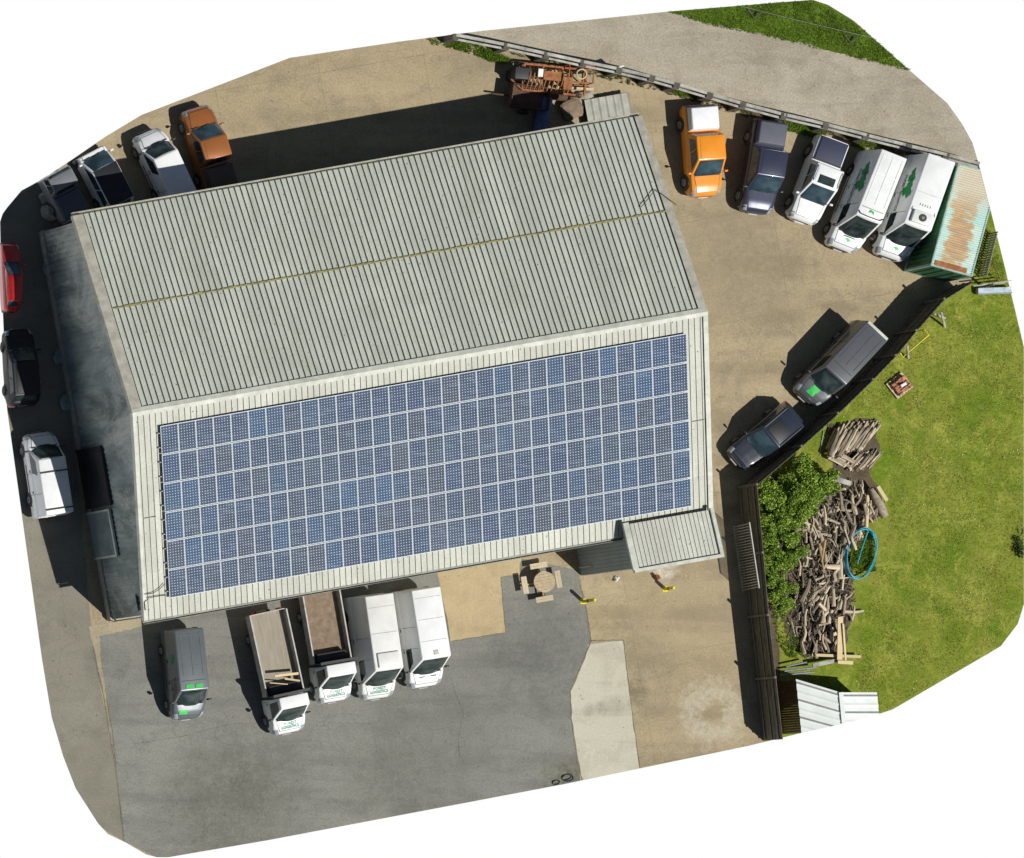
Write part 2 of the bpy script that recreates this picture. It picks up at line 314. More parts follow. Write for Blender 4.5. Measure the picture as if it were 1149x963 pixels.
# ------------------------------------------------------------------ mesh builder
class MB:
    def __init__(s): s.v = []; s.f = []; s.m = []; s.mi = 0
    def add(s, vs, fs, mi=None):
        o = len(s.v); s.v += [tuple(p) for p in vs]
        for f in fs: s.f.append(tuple(i + o for i in f)); s.m.append(s.mi if mi is None else mi)
        return s
    def box(s, c, d, rz=0, mi=None, M4=None):
        x, y, z = (k / 2 for k in d)
        pts = [Vector((a * x, b_ * y, g * z)) for g in (-1, 1) for a, b_ in ((-1, -1), (1, -1), (1, 1), (-1, 1))]
        rot = Matrix.Rotation(rz, 3, 'Z') if M4 is None else M4
        pts = [rot @ p + Vector(c) for p in pts]
        return s.add(pts, [(3, 2, 1, 0), (4, 5, 6, 7), (0, 1, 5, 4), (1, 2, 6, 5), (2, 3, 7, 6), (3, 0, 4, 7)], mi)
    def bar(s, a, b_, w, h, mi=None):
        a = Vector(a); b_ = Vector(b_); d = b_ - a; L = d.length
        x = d.normalized(); up = Vector((0, 0, 1))
        if abs(x.z) > .95: up = Vector((0, 1, 0))
        y = up.cross(x).normalized(); z = x.cross(y)
        m = Matrix((x, y, z)).transposed()
        return s.box((a + b_) / 2, (L, w, h), mi=mi, M4=m)
    def tube(s, pts, rs, n=8, mi=None, cap=True):
        pts = [Vector(p) for p in pts]
        if not hasattr(rs, '__len__'): rs = [rs] * len(pts)
        rings = []
        for i, p in enumerate(pts):
            d = (pts[min(i + 1, len(pts) - 1)] - pts[max(i - 1, 0)]).normalized()
            up = Vector((0, 0, 1)) if abs(d.z) < .9 else Vector((0, 1, 0))
            a = d.cross(up).normalized(); b_ = d.cross(a)
            rings.append([p + (a * math.cos(t) + b_ * math.sin(t)) * rs[i] for t in (2 * PI * k / n for k in range(n))])
        fs = []
        for i in range(len(pts) - 1):
            for k in range(n):
                fs.append((i * n + k, i * n + (k + 1) % n, (i + 1) * n + (k + 1) % n, (i + 1) * n + k))
        if cap: fs += [tuple(range(n - 1, -1, -1)), tuple((len(pts) - 1) * n + k for k in range(n))]
        return s.add([q for r_ in rings for q in r_], fs, mi)
    def loft(s, rings, mi=None, cap=True, closed=True):
        n = len(rings[0]); fs = []
        for i in range(len(rings) - 1):
            for k in range(n if closed else n - 1):
                fs.append((i * n + k, i * n + (k + 1) % n, (i + 1) * n + (k + 1) % n, (i + 1) * n + k))
        if cap: fs += [tuple(range(n - 1, -1, -1)), tuple((len(rings) - 1) * n + k for k in range(n))]
        return s.add([q for r_ in rings for q in r_], fs, mi)
    def prism(s, poly, z0, z1, mi=None):
        n = len(poly)
        return s.add([(x, y, z0) for x, y in poly] + [(x, y, z1) for x, y in poly],
                     [tuple(range(n - 1, -1, -1)), tuple(range(n, 2 * n))] + [(i, (i + 1) % n, n + (i + 1) % n, n + i) for i in range(n)], mi)
    def build(s, name, mats, parent=None, smooth=False, bevel=0, loc=None, angle=40):
        me = bpy.data.meshes.new(name); me.from_pydata(s.v, [], s.f)
        if not isinstance(mats, (list, tuple)): mats = [mats]
        for m in mats: me.materials.append(m)
        me.polygons.foreach_set('material_index', s.m)
        bm = bmesh.new(); bm.from_mesh(me)
        bmesh.ops.recalc_face_normals(bm, faces=bm.faces)
        if bevel:
            bmesh.ops.remove_doubles(bm, verts=bm.verts, dist=1e-5)
            bmesh.ops.bevel(bm, geom=list(bm.edges), offset=bevel, segments=3, profile=.5, affect='EDGES', clamp_overlap=True)
        bm.to_mesh(me); bm.free()
        if smooth or bevel:
            me.shade_smooth()
            try: me.set_sharp_from_angle(angle=R(angle))
            except Exception: pass
        o = bpy.data.objects.new(name, me); COL.objects.link(o)
        if parent: o.parent = parent
        if loc: o.location = loc
        return o

def tag(o, label=None, cat=None, group=None, kind=None):
    if label: o['label'] = label
    if cat: o['category'] = cat
    if group: o['group'] = group
    if kind: o['kind'] = kind
    return o
def empty(name, loc, rz, label, cat, group=None):
    o = bpy.data.objects.new(name, None); COL.objects.link(o); o.empty_display_size = .3
    o.location = loc if len(loc) == 3 else (loc[0], loc[1], 0); o.rotation_euler = (0, 0, rz)
    return tag(o, label, cat, group)
def kids(o): return [c for c in bpy.data.objects if c.parent == o]

def hull_planes(z):
    pts = [Vector(P(u, v, z)) for u, v in OUT]
    c = sum(pts, Vector((0, 0))) / len(pts); pl = []
    for i in range(len(pts)):
        a, b_ = pts[i], pts[(i + 1) % len(pts)]
        n = Vector((b_.y - a.y, a.x - b_.x)).normalized()
        if n.dot(c - a) > 0: n = -n
        # keep only supporting lines that do not cut the outline badly
        if max(n.dot(p - a) for p in pts) < .6: pl.append((a, n))
    return pl
def clip_mesh(o, mat, z):
    bm = bmesh.new(); bm.from_mesh(o.data); bm.transform(mat)
    for a, n in hull_planes(z):
        if not bm.verts: break
        if max((Vector((v_.co.x, v_.co.y)) - a).dot(n) for v_ in bm.verts) <= 0: continue
        g = list(bm.verts) + list(bm.edges) + list(bm.faces)
        r_ = bmesh.ops.bisect_plane(bm, geom=g, plane_co=(a.x, a.y, 0), plane_no=(n.x, n.y, 0), clear_outer=True)
        ed = [e for e in r_['geom_cut'] if isinstance(e, bmesh.types.BMEdge)]
        try: bmesh.ops.holes_fill(bm, edges=ed, sides=0)
        except Exception: pass
    bm.transform(mat.inverted()); bm.to_mesh(o.data); n = len(bm.verts); bm.free(); return n
def clip_thing(root, z):
    mat = Matrix.Translation(root.location) @ Matrix.Rotation(root.rotation_euler.z, 4, 'Z')
    def rec(o):
        for c_ in kids(o):
            rec(c_)
            if c_.type == 'MESH' and clip_mesh(c_, mat, z) == 0 and not kids(c_): bpy.data.objects.remove(c_)
    if root.type == 'MESH': clip_mesh(root, mat, z)
    rec(root)

# ------------------------------------------------------------------ camera, sun, sky
cam = bpy.data.cameras.new('camera'); co = bpy.data.objects.new('camera', cam); COL.objects.link(co)
co.location = (CX, CY, H); FW = 1149 / S
cam.sensor_width = 36; cam.lens = 36 * H / FW; cam.shift_x = -CX / FW; cam.shift_y = -CY / FW
cam.clip_end = 3000; cam.clip_start = 10; SC.camera = co
sun_dir = Vector((10.5, -9.6)).normalized(); EL = R(53.6)
sl = bpy.data.lights.new('sun', 'SUN'); so = bpy.data.objects.new('sun', sl); COL.objects.link(so)
sl.energy = 4.7; sl.angle = R(.53); sl.color = (1, .975, .925)
sv = Vector((sun_dir.x * math.cos(EL), sun_dir.y * math.cos(EL), math.sin(EL)))
so.rotation_euler = sv.to_track_quat('Z', 'Y').to_euler(); so.location = (0, 0, 60)
w = bpy.data.worlds.new('World'); SC.world = w; w.use_nodes = True; nt = w.node_tree; nt.nodes.clear()
sky = nt.nodes.new('ShaderNodeTexSky'); sky.sky_type = 'NISHITA'; sky.sun_disc = False; sky.sun_elevation = EL
sky.sun_rotation = math.atan2(sun_dir.x, sun_dir.y); sky.air_density = 1.0; sky.dust_density = .6
b1 = nt.nodes.new('ShaderNodeBackground'); b1.inputs[1].default_value = .04; nt.links.new(sky.outputs[0], b1.inputs[0])
b2 = nt.nodes.new('ShaderNodeBackground'); b2.inputs[0].default_value = (1, 1, 1, 1); b2.inputs[1].default_value = 1.0
tc = nt.nodes.new('ShaderNodeTexCoord'); sp = nt.nodes.new('ShaderNodeSeparateXYZ'); nt.links.new(tc.outputs['Generated'], sp.inputs[0])
lt = nt.nodes.new('ShaderNodeMath'); lt.operation = 'LESS_THAN'; lt.inputs[1].default_value = -.02; nt.links.new(sp.outputs[2], lt.inputs[0])
mx = nt.nodes.new('ShaderNodeMixShader'); nt.links.new(lt.outputs[0], mx.inputs[0]); nt.links.new(b1.outputs[0], mx.inputs[1]); nt.links.new(b2.outputs[0], mx.inputs[2])
wo = nt.nodes.new('ShaderNodeOutputWorld'); nt.links.new(mx.outputs[0], wo.inputs[0])
SC.view_settings.view_transform = 'Standard'; SC.view_settings.look = 'None'; SC.view_settings.exposure = 0
SC.render.engine = 'CYCLES'; SC.cycles.max_bounces = 5; SC.cycles.use_denoising = True; SC.cycles.denoiser = 'OPENIMAGEDENOISE'; SC.cycles.denoising_input_passes = 'RGB_ALBEDO_NORMAL'; SC.cycles.denoising_prefilter = 'NONE'; w.cycles.sampling_method = 'NONE'; SC.cycles.sample_clamp_indirect = 4

# ------------------------------------------------------------------ ground sheets
def rough_poly(pts, amp, step=14, closed_idx=None):
    out = []
    n = len(pts)
    for i in range(n):
        a = Vector(pts[i]); b_ = Vector(pts[(i + 1) % n]); L = (b_ - a).length; k = max(1, int(L / step))
        for j in range(k):
            p = a.lerp(b_, j / k)
            if amp and j: p += Vector((random.uniform(-amp, amp), random.uniform(-amp, amp)))
            out.append((p.x, p.y))
    return out
def sheet(name, pts, z, mat, amp=0, clip=True, step=14):
    mb = MB(); q = [P(u, v) for u, v in rough_poly(pts, amp, step)]
    mb.add([(x, y, z) for x, y in q], [tuple(range(len(q)))])
    o = mb.build(name, mat)
    bm = bmesh.new(); bm.from_mesh(o.data)
    for f in bm.faces:
        if f.normal.z < 0: f.normal_flip()
    bmesh.ops.triangulate(bm, faces=bm.faces); bm.to_mesh(o.data); bm.free()
    if clip: clip_mesh(o, Matrix.Identity(4), 0)
    return tag(o, kind='structure')
sheet('ground', OUT, 0, m_yard, clip=False)
sheet('apron', [(-5,150),(60,150),(130,205),(90,230),(60,250),(103,705),(118,786),(135,899),(142,970),(-5,970)], .004, m_apron, .7)
sheet('tarmac', [(98,704),(300,668),(560,622),(648,640),(652,655),(658,683),(663,719),(658,733),(640,776),(641,806),(648,852),(654,890),(140,975),(135,899),(120,786),(112,764),(101,723)], .006, m_tarmac, .8)
sheet('sandy_strip', [(99,703),(240,678),(232,688),(150,705),(111,714),(113,740),(118,770),(119,800),(116,790),(108,740)], .010, m_kerb, .8, step=5)
sheet('sand_pad', [(490,640),(585,626),(584,645),(562,648),(567,710),(505,720),(500,688)], .010, m_pad, .4)
sheet('pale_slab', [(659.6,723),(699.5,718.5),(706,776),(718,868),(652,884),(648,852),(641,806),(640,776),(658,733)], .012, m_slab, .6)
sheet('ditch_strip', [(505,42),(567,55),(612,68),(693,86),(750,101),(832,126),(925,149),(1018,174),(1105,198),(1105,186),(1018,163),(925,139),(832,116),(750,91),(693,77),(612,60),(567,49),(510,38)], .008, m_soil, 2.0, step=6)
sheet('track', [(470,30),(510,40),(567,51),(612,62),(693,79),(750,93),(832,118),(925,141),(1018,165),(1105,188),(1110,0),(470,-10)], .004, m_track, .8)
sheet('verge', [(738,9),(794,26),(869,41),(944,60),(1022,78),(1060,60),(1000,-10),(740,-10)], .008, m_lawn2, 1.6, step=7)
sheet('lawn', [(835,549),(878,512),(958,438),(1007,383),(1038,348),(1073,326),(1090,316),(1094,250),(1090,180),(1170,180),(1170,850),(858,850),(850,690)], .004, m_lawn, 1.0)
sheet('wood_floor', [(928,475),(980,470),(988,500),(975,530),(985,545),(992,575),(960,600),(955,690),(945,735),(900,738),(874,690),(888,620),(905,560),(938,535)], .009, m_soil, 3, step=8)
sheet('heap_floor', [(935,550),(962,552),(975,575),(955,610),(950,690),(940,722),(905,728),(888,690),(898,620),(912,570)], .016, ground_mat('shaded_heap_soil', (.03, .024, .016), (.06, .045, .03), (.015, .012, .008), fine=.5, bump=.06, big=.8), 3, step=7)  # soil near black: shade of the branch gaps put into its colour
sheet('weedy_edge', [(850,540),(873,530),(880,640),(872,700),(880,820),(868,826),(856,700)], .010, m_soil, 1.5)

def seam(name, pts, w_, z, mat):
    q = [Vector(P(u, v)) for u, v in rough_poly(pts, .25, 6)][:None]
    q = []
    for i in range(len(pts) - 1):
        a, b_ = Vector(pts[i]), Vector(pts[i + 1]); k = max(1, int((b_ - a).length / 6))
        for j in range(k + (1 if i == len(pts) - 2 else 0)): q.append(Vector(P(*a.lerp(b_, j / k))))
    mb = MB(); V = []
    for i, p in enumerate(q):
        d = (q[min(i + 1, len(q) - 1)] - q[max(i - 1, 0)]).normalized(); n_ = Vector((-d.y, d.x)); off = n_ * random.uniform(-.02, .02)
        h_ = w_ * random.uniform(.35, 1.3); a = p + off + n_ * h_; b_ = p + off - n_ * h_; V += [(a.x, a.y, z), (b_.x, b_.y, z)]
    mb.add(V, [(2 * i, 2 * i + 1, 2 * i + 3, 2 * i + 2) for i in range(len(q) - 1)]); o = mb.build(name, mat)
    clip_mesh(o, Matrix.Identity(4), 0); return tag(o, kind='structure')
m_seam = ground_mat('seam_dirt', (.19, .165, .115), (.25, .215, .15), (.13, .115, .08), fine=.5)
m_tar = ground_mat('tar_line', (.14, .14, .12), (.18, .175, .15), (.11, .11, .095), fine=.3)
for pts_, w_ in (([(584,631),(584,645),(562,648),(567,710),(505,720),(500,688)], .035), ([(650,655),(658,683),(663,719),(658,733),(640,776),(641,806),(648,852),(653,876)], .045),
                 ([(663,719),(699.5,718.5),(706,776),(717.7,862)], .03), ([(104,725),(117,786),(128,850),(135,899),(140,950)], .04)):
    seam('joint', pts_, w_, .016, m_seam)
for pts_, w_ in (([(120,786),(126,820),(131,870),(139,945)], .016), ([(150,835),(205,826),(260,812),(300,811),(330,806),(380,812),(420,812)], .007), ([(505,760),(512,780),(520,800),(514,830),(516,850)], .006)):
    seam('crack', pts_, w_, .017, m_tar)

# grass blades, stuff
def inpoly(x, y, poly):
    r_ = False; j = len(poly) - 1
    for i in range(len(poly)):
        xi, yi = poly[i]; xj, yj = poly[j]
        if (yi > y) != (yj > y) and x < (xj - xi) * (y - yi) / (yj - yi) + xi: r_ = not r_
        j = i
    return r_
def blades(name, poly_px, n, h, wd, mat, zbase=.005, spread=.06, per=7, label='', cat='grass'):
    us = [p[0] for p in poly_px]; vs = [p[1] for p in poly_px]; V = []; F = []
    k = 0
    while k < n:
        u = random.uniform(min(us), max(us)); v_ = random.uniform(min(vs), max(vs))
        if not inpoly(u, v_, poly_px) or not inpoly(u, v_, OUT): continue
        x, y = P(u, v_)
        den = noise.noise(Vector((x * .8, y * .8, 0))) * .5 + .5
        if random.random() > den * 1.3: continue
        k += 1
        hh = h * (.5 + den)
        for _ in range(per):
            a = random.uniform(0, 2 * PI); r_ = random.uniform(0, spread); bx, by = x + r_ * math.cos(a), y + r_ * math.sin(a)
            t = random.uniform(0, 2 * PI); le = hh * random.uniform(.5, 1.2); ww = wd * random.uniform(.6, 1.3)
            dx, dy = math.cos(t), math.sin(t); lean = random.uniform(.3, 1.1) * le
            o = len(V)
            V += [(bx - dy * ww, by + dx * ww, zbase), (bx + dy * ww, by - dx * ww, zbase), (bx + dx * lean, by + dy * lean, zbase + le)]
            F.append((o, o + 1, o + 2))
    mb = MB(); mb.v = V; mb.f = F; mb.m = [0] * len(F)
    me = bpy.data.meshes.new(name); me.from_pydata(V, [], F); me.materials.append(mat)
    o = bpy.data.objects.new(name, me); COL.objects.link(o); return tag(o, label, cat, kind='stuff')
LAWN = [(858,560),(885,520),(965,445),(1012,392),(1045,355),(1078,334),(1098,330),(1136,330),(1149,390),(1149,678),(1108,734),(984,802),(960,770),(960,720),(1000,580),(995,470),(930,470),(925,530),(860,640)]
blades('grass', LAWN, 13000, .05, .010, m_blade, label='short yellow green mown grass covering the lawn')
blades('grass', [(738,9),(794,28),(869,43),(944,62),(1022,80),(1000,50),(912,0)], 3500, .09, .012, m_blade2, label='lush green verge grass beyond the gravel track')
blades('weeds', [(846,560),(868,545),(872,640),(884,700),(905,735),(885,740),(872,720),(858,640)], 900, .16, .02, m_blade2, label='rough green weeds along the foot of the dark fence', cat='weeds')
blades('weeds', [(478,44),(520,44),(575,68),(560,72),(520,58),(484,50)], 500, .2, .02, m_blade2, label='green weeds at the left end of the roadside rail fence', cat='weeds')
blades('weeds', [(745,98),(785,104),(790,112),(750,106)], 200, .14, .02, m_blade2, label='weeds under the rail fence above the orange pickup', cat='weeds')
blades('weeds', [(868,132),(880,134),(925,150),(930,160),(905,152),(872,144)], 380, .18, .022, m_blade2, label='bright green weeds between navy and white pickups under the rail fence', cat='weeds')
blades('weeds', [(505,44),(567,58),(612,72),(693,92),(750,106),(832,130),(925,152),(1018,176),(1100,198),(1100,190),(1018,168),(925,145),(832,122),(750,97),(693,83),(612,66)], 520, .13, .02, m_leafblade, label='sparse dull weeds in the dark strip along the rail fence', cat='weeds')
blades('weeds', [(958,156),(985,163),(980,172),(955,164)], 130, .14, .02, m_blade2, label='yellowish weeds behind the white vans under the rail fence', cat='weeds')
blades('grass', [(1100,240),(1114,262),(1130,318),(1098,320),(1092,300)], 700, .08, .012, m_blade, label='patchy grass beside the rusty container', cat='grass')
blades('weeds', [(952,600),(978,598),(980,640),(955,645)], 380, .2, .03, m_blade2, label='green weeds growing inside the blue pipe coil', cat='weeds')
mb = MB()
for _ in range(1700):
    u = random.uniform(865, 1149); v_ = random.uniform(335, 800)
    if not inpoly(u, v_, LAWN) or not inpoly(u, v_, OUT): continue
    x, y = P(u, v_)
    if noise.noise(Vector((x * .35, y * .35, 5))) + .5 * noise.noise(Vector((x * 1.1, y * 1.1, 9))) < .12: continue
    r_ = random.uniform(.01, .022); mb.prism([(x + r_ * math.cos(a), y + r_ * math.sin(a)) for a in (0, 1.2, 2.5, 3.8, 5)], .05, .058)
tag(mb.build('daisies', m_daisy), 'tiny pale daisies scattered over the lawn', 'daisies', kind='stuff')

def leaf_cloud(name, blobs, n, size, mat, parent, zmin=.02, limit=None):
    V = []; F = []
    tot = sum(b_[3] ** 2 for b_ in blobs)
    for (x, y, z, r_) in blobs:
        for _ in range(int(n * r_ * r_ / tot)):
            d = Vector(rng.normal(size=3)).normalized(); rad = r_ * (random.random() ** .35) * (1 + .25 * noise.noise(Vector((x, y, z)) + d * 2.2))
            p = Vector((x, y, z)) + Vector((d.x * rad, d.y * rad, d.z * rad * .75))
            if p.z < zmin: continue
            if limit and not limit(p): continue
            a = Vector(rng.normal(size=3)).normalized(); b_ = a.cross(Vector(rng.normal(size=3))).normalized()
            s_ = size * random.uniform(.5, 1.3); o = len(V)
            V += [p - a * s_, p + b_ * s_ * .45, p + a * s_, p - b_ * s_ * .45]; F.append((o, o + 1, o + 2, o + 3))
    me = bpy.data.meshes.new(name); me.from_pydata([tuple(q) for q in V], [], F); me.materials.append(mat)
    o = bpy.data.objects.new(name, me); COL.objects.link(o); o.parent = parent; return o
def shrub(name, blobs_px, n, size, mat, label, cat, limit=None, sub=13):
    x0, y0 = P(blobs_px[0][0], blobs_px[0][1]); root = empty(name, (x0, y0, 0), 0, label, cat)
    bl = []
    for (u, v_, z, r_) in blobs_px:
        x, y = P(u, v_, z); x -= x0; y -= y0
        for _ in range(sub):
            a = random.uniform(0, 2 * PI); q = r_ * random.uniform(.1, .95)
            bl.append((x + q * math.cos(a), y + q * math.sin(a), max(.15, z + random.uniform(-.3, .3) * r_), r_ * random.uniform(.2, .48)))
    lim = (lambda p: limit(p.x + x0, p.y + y0)) if limit else None
    leaf_cloud('foliage', bl, n, size, mat, root, limit=lim)
    mb = MB()
    for (x, y, z, r_) in bl[::4]:
        if lim and not lim(Vector((x, y, 0))): continue
        mb.tube([(0, 0, 0), (x * .6, y * .6, z * .35), (x, y, z)], [.035, .025, .01], 5)
    mb.build('stem', m_raild, root); return root
shrub('shrub', [(907,545,.9,1.1),(885,550,.8,.9),(925,538,.8,.8),(900,522,.8,.7),(862,556,.6,.7),(905,565,.7,.9),(880,572,.6,.8),(930,550,.5,.6),(858,545,.5,.6)], 34000, .065, m_leaf, 'big bright green leafy shrub at the fence corner beside the log stack', 'shrub')
shrub('shrub', [(878,598,.6,1.0),(872,630,.55,.9),(890,620,.5,.8),(876,662,.4,.8),(893,590,.5,.7),(862,590,.5,.7),(864,615,.5,.7),(868,645,.4,.7),(880,680,.3,.6),(895,575,.5,.7)], 28000, .055, m_leaf, 'darker green shrub between the fence and the tangled branch heap', 'shrub')
shrub('shrub', [(1156,606,.35,.75),(1155,616,.3,.7)], 6000, .05, m_leafd, 'dark conifer shrub at the far right edge of the lawn', 'shrub',
      limit=lambda x, y: x < P(1148.5, 606, .3)[0])

# ------------------------------------------------------------------ warehouse
TH = R(10); BO = Vector((-9.45, 2.95, 0))
def loc(x, y):
    x -= BO.x; y -= BO.y
    return x * math.cos(TH) + y * math.sin(TH), -x * math.sin(TH) + y * math.cos(TH)
def wloc(lx, ly, z=0):
    return (BO.x + lx * math.cos(TH) - ly * math.sin(TH), BO.y + lx * math.sin(TH) + ly * math.cos(TH), z)
HL, HW, ZE, ZR = 16.4, 11.7, 5.0, 8.0
def rz_(y): return ZR - abs(y) * (ZR - ZE) / HW
wh = empty('warehouse', tuple(BO), TH, 'large warehouse with ribbed gable roof carrying the solar array', 'warehouse')
def slope(sgn, pitch, shade_w, rib, rh, mats, name):
    prof = []; x = -HL; mi = []
    prof.append((x, 0))
    while x < HL - pitch:
        base_ = x + pitch
        prof += [(base_ - rib - shade_w - .02, 0), (base_ - rib - .02, -.002), (base_ - rib, rh), (base_ - .02, rh), (base_, 0)]
        mi += [0, 1, 1, 0, 0]; x = base_  # second material carries the painted rib shadow
    prof.append((HL, 0)); mi.append(0)
    V = []; F = []; mm = []
    segs = 14
    for j in range(segs + 1):
        y = sgn * HW * j / segs
        for (px, pz) in prof:
            jig = .012 * noise.noise(Vector((px * 1.3, y * .8, sgn))) 
            V.append((px, y, rz_(y) + pz + jig * .6))
    n = len(prof)
    for j in range(segs):
        for k in range(n - 1):
            F.append((j * n + k, j * n + k + 1, (j + 1) * n + k + 1, (j + 1) * n + k)); mm.append(mi[k])
    mb = MB(); mb.v = V; mb.f = F; mb.m = mm
    o = mb.build(name, mats, wh)
    return o
slope(1, .335, .045, .05, .04, [m_roofN, m_grime], 'roof')  # m_grime is the painted rib shadow
slope(-1, .335, .016, .05, .022, [m_roofS, m_shadelap], 'roof')
sa = math.atan2(ZR - ZE, HW)
# underside deck
mb = MB(); mb.add([(-HL + .05, -HW + .03, ZE - .12), (HL - .05, -HW + .03, ZE - .12), (HL - .05, 0, ZR - .12), (-HL + .05, 0, ZR - .12), (HL - .05, HW - .03, ZE - .12), (-HL + .05, HW - .03, ZE - .12)],
                  [(0, 1, 2, 3), (3, 2, 4, 5)]); mb.build('roof_lining', m_void, wh)
# ridge cap in lengths
mb = MB()
L_ = 2 * HL + .1; k = 0; x = -HL - .05
while x < HL + .04:
    e = min(x + 3.0, HL + .05); zz = .10 + .008 * (k % 2)
    for sg in (1, -1):
        wdt = .26 if sg > 0 else .22
        mb.add([(x, 0, ZR + zz), (e, 0, ZR + zz), (e, sg * wdt, rz_(wdt) + zz - .02), (x, sg * wdt, rz_(wdt) + zz - .02),
                (x, sg * wdt, rz_(wdt) + .02), (e, sg * wdt, rz_(wdt) + .02)], [(0, 1, 2, 3), (3, 2, 5, 4)])
    x = e; k += 1
mb.build('ridge_cap', m_flash, wh)
# verge flashings
for sx_, nm in ((-1, 'verge_flashing'), (1, 'verge_flashing')):
    mb = MB(); wv = .55 if sx_ < 0 else .42
    for sg in (1, -1):
        pts = 10
        for j in range(pts):
            y0, y1 = sg * HW * j / pts, sg * HW * (j + 1) / pts
            wj = wv * (1.0 if sg > 0 else (.25 if sx_ < 0 else .55))
            a0, a1 = sx_ * (HL + .04), sx_ * (HL - wj)
            off = .085 + .004 * (j % 2)
            mb.add([(a0, y0, rz_(y0) + off), (a0, y1, rz_(y1) + off), (a1, y1, rz_(y1) + off), (a1, y0, rz_(y0) + off),
                    (a0, y0, rz_(y0) - .22), (a0, y1, rz_(y1) - .22)], [(0, 1, 2, 3), (0, 1, 5, 4)], 0 if sg < 0 else 1)
    mb.build(nm, [m_flash, m_flashw], wh)
# lap strip with lichen
mb = MB(); x = -HL + .7
while x < HL - .7:
    e = x + random.uniform(.3, .9); w_ = random.uniform(.03, .065); y = 6.05 + random.uniform(-.012, .012)
    mb.add([(x, y - w_, rz_(y - w_) + .07), (e, y - w_, rz_(y - w_) + .07), (e, y + w_, rz_(y + w_) + .07), (x, y + w_, rz_(y + w_) + .07)], [(0, 1, 2, 3)]); x = e
mb.build('lap_strip', m_lichen, wh)
mb = MB()
for x0_, x1_ in ((-16.1, -15.4), (15.4, 16.1)):
    mb.add([(x0_, -5.93, rz_(5.93) + .04), (x1_, -5.93, rz_(5.93) + .04), (x1_, -5.97, rz_(5.97) + .04), (x0_, -5.97, rz_(5.97) + .04)], [(0, 1, 2, 3)])
mb.build('lap_strip', m_shadelap, wh)
# gutters
for sg in (1, -1):
    mb = MB(); n = 24
    for j in range(n):
        x0_ = -HL + 2 * HL * j / n; x1_ = -HL + 2 * HL * (j + 1) / n; yy = sg * (HW + .02); zz = ZE - .05
        pr = [(yy, zz), (yy, zz - .13), (yy + sg * .15, zz - .13), (yy + sg * .17, zz + .01), (yy + sg * .15, zz + .01), (yy + sg * .13, zz - .11), (yy + sg * .02, zz - .11), (yy + sg * .02, zz)]
        mb.loft([[(x0_, a, c_) for a, c_ in pr], [(x1_ - .01, a, c_) for a, c_ in pr]])
    mb.build('gutter', m_gutter if sg < 0 else m_flashw, wh)
# walls
WX, WY = HL - .3, HW - .35
def ribwall(axis, fixed, a0, a1, ztopf, pitch=.3, out=1, mat=m_clad, z0=0.0):
    mb = MB(); x = a0; pts = [(a0, 0)]
    while x < a1 - .001:
        e = min(x + pitch, a1); pts += [(x + (e - x) * .55, 0), (x + (e - x) * .65, .035), (x + (e - x) * .9, .035), (e, 0)]; x = e
    V = []
    for (p, d) in pts:
        q = fixed + out * d
        for z in (z0, ztopf(p)): V.append((q, p, z) if axis == 'y' else (p, q, z))
    mb.add(V, [(2 * i, 2 * i + 2, 2 * i + 3, 2 * i + 1) for i in range(len(pts) - 1)])
    return mb.build('wall', mat, wh)
gf = lambda y: rz_(y) - .14
def ly_at(v_, z=0): return loc(*P(85, v_, z))[1]
ribwall('y', -WX, -WY, WY, gf, out=-1)
ribwall('y', WX, -WY, WY, gf, out=1)
ribwall('x', -WY, -WX, WX, lambda x: ZE - .05, out=-1, mat=m_clad2)
ribwall('x', WY, -WX, WX, lambda x: ZE - .05, out=1)
mb = MB()   # concrete plinth
for c_, d in (((-WX - .06, 0, .25), (.1, 2 * WY + .1, .5)), ((WX + .06, 0, .25), (.1, 2 * WY + .1, .5)), ((0, -WY - .06, .25), (2 * WX, .1, .5)), ((0, WY + .06, .25), (2 * WX, .1, .5))):
    mb.box(c_, d)
mb.build('plinth', m_stone, wh)
def door_on(axis, fixed, out, p0, p1, z1, mat, name, slats=True):
    mb = MB(); q = fixed + out * .13
    if axis == 'y': mb.box((q, (p0 + p1) / 2, z1 / 2), (.06, p1 - p0, z1))
    else: mb.box(((p0 + p1) / 2, q, z1 / 2), (p1 - p0, .06, z1))
    if slats:
        z = .12
        while z < z1 - .08:
            if axis == 'y': mb.box((q + out * .035, (p0 + p1) / 2, z), (.02, p1 - p0 - .06, .05))
            else: mb.box(((p0 + p1) / 2, q + out * .035, z), (p1 - p0 - .06, .02, .05))
            z += .14
    d = mb.build(name, mat, wh)
    fr = MB()
    for (a, zc, ww, hh) in ((p0 - .06, z1 / 2, .12, z1), (p1 + .06, z1 / 2, .12, z1), ((p0 + p1) / 2, z1 + .08, p1 - p0 + .24, .16)):
        if axis == 'y': fr.box((q + out * .02, a, zc), (.12, ww, hh))
        else: fr.box((a, q + out * .02, zc), (ww, .12, hh))
    fr.build('door_frame', m_flash if mat != m_void else m_trim, d); return d
y_a = ly_at(630); y_b = ly_at(580)
door_on('y', -WX, -1, y_a, y_b, 2.7, m_shutter, 'roller_door')
door_on('y', -WX, -1, ly_at(572), ly_at(508), 3.0, m_void, 'doorway', False)
door_on('x', -WY, -1, -13.5, -10.2, 3.4, m_shutter, 'roller_door')
door_on('x', -WY, -1, -4.5, -1.2, 3.4, m_shutter, 'roller_door')
door_on('x', -WY, -1, 3.2, 4.2, 2.1, m_void, 'door', False)
door_on('y', WX, 1, -3, 1, 3.4, m_shutter, 'roller_door')
for xx in (-15.9, -5, 6.5):
    mb = MB(); mb.tube([(xx, -HW - .06, ZE - .15), (xx, -WY - .14, ZE - .6), (xx, -WY - .14, .1)], .045, 8); mb.build('downpipe', m_gutter, wh)
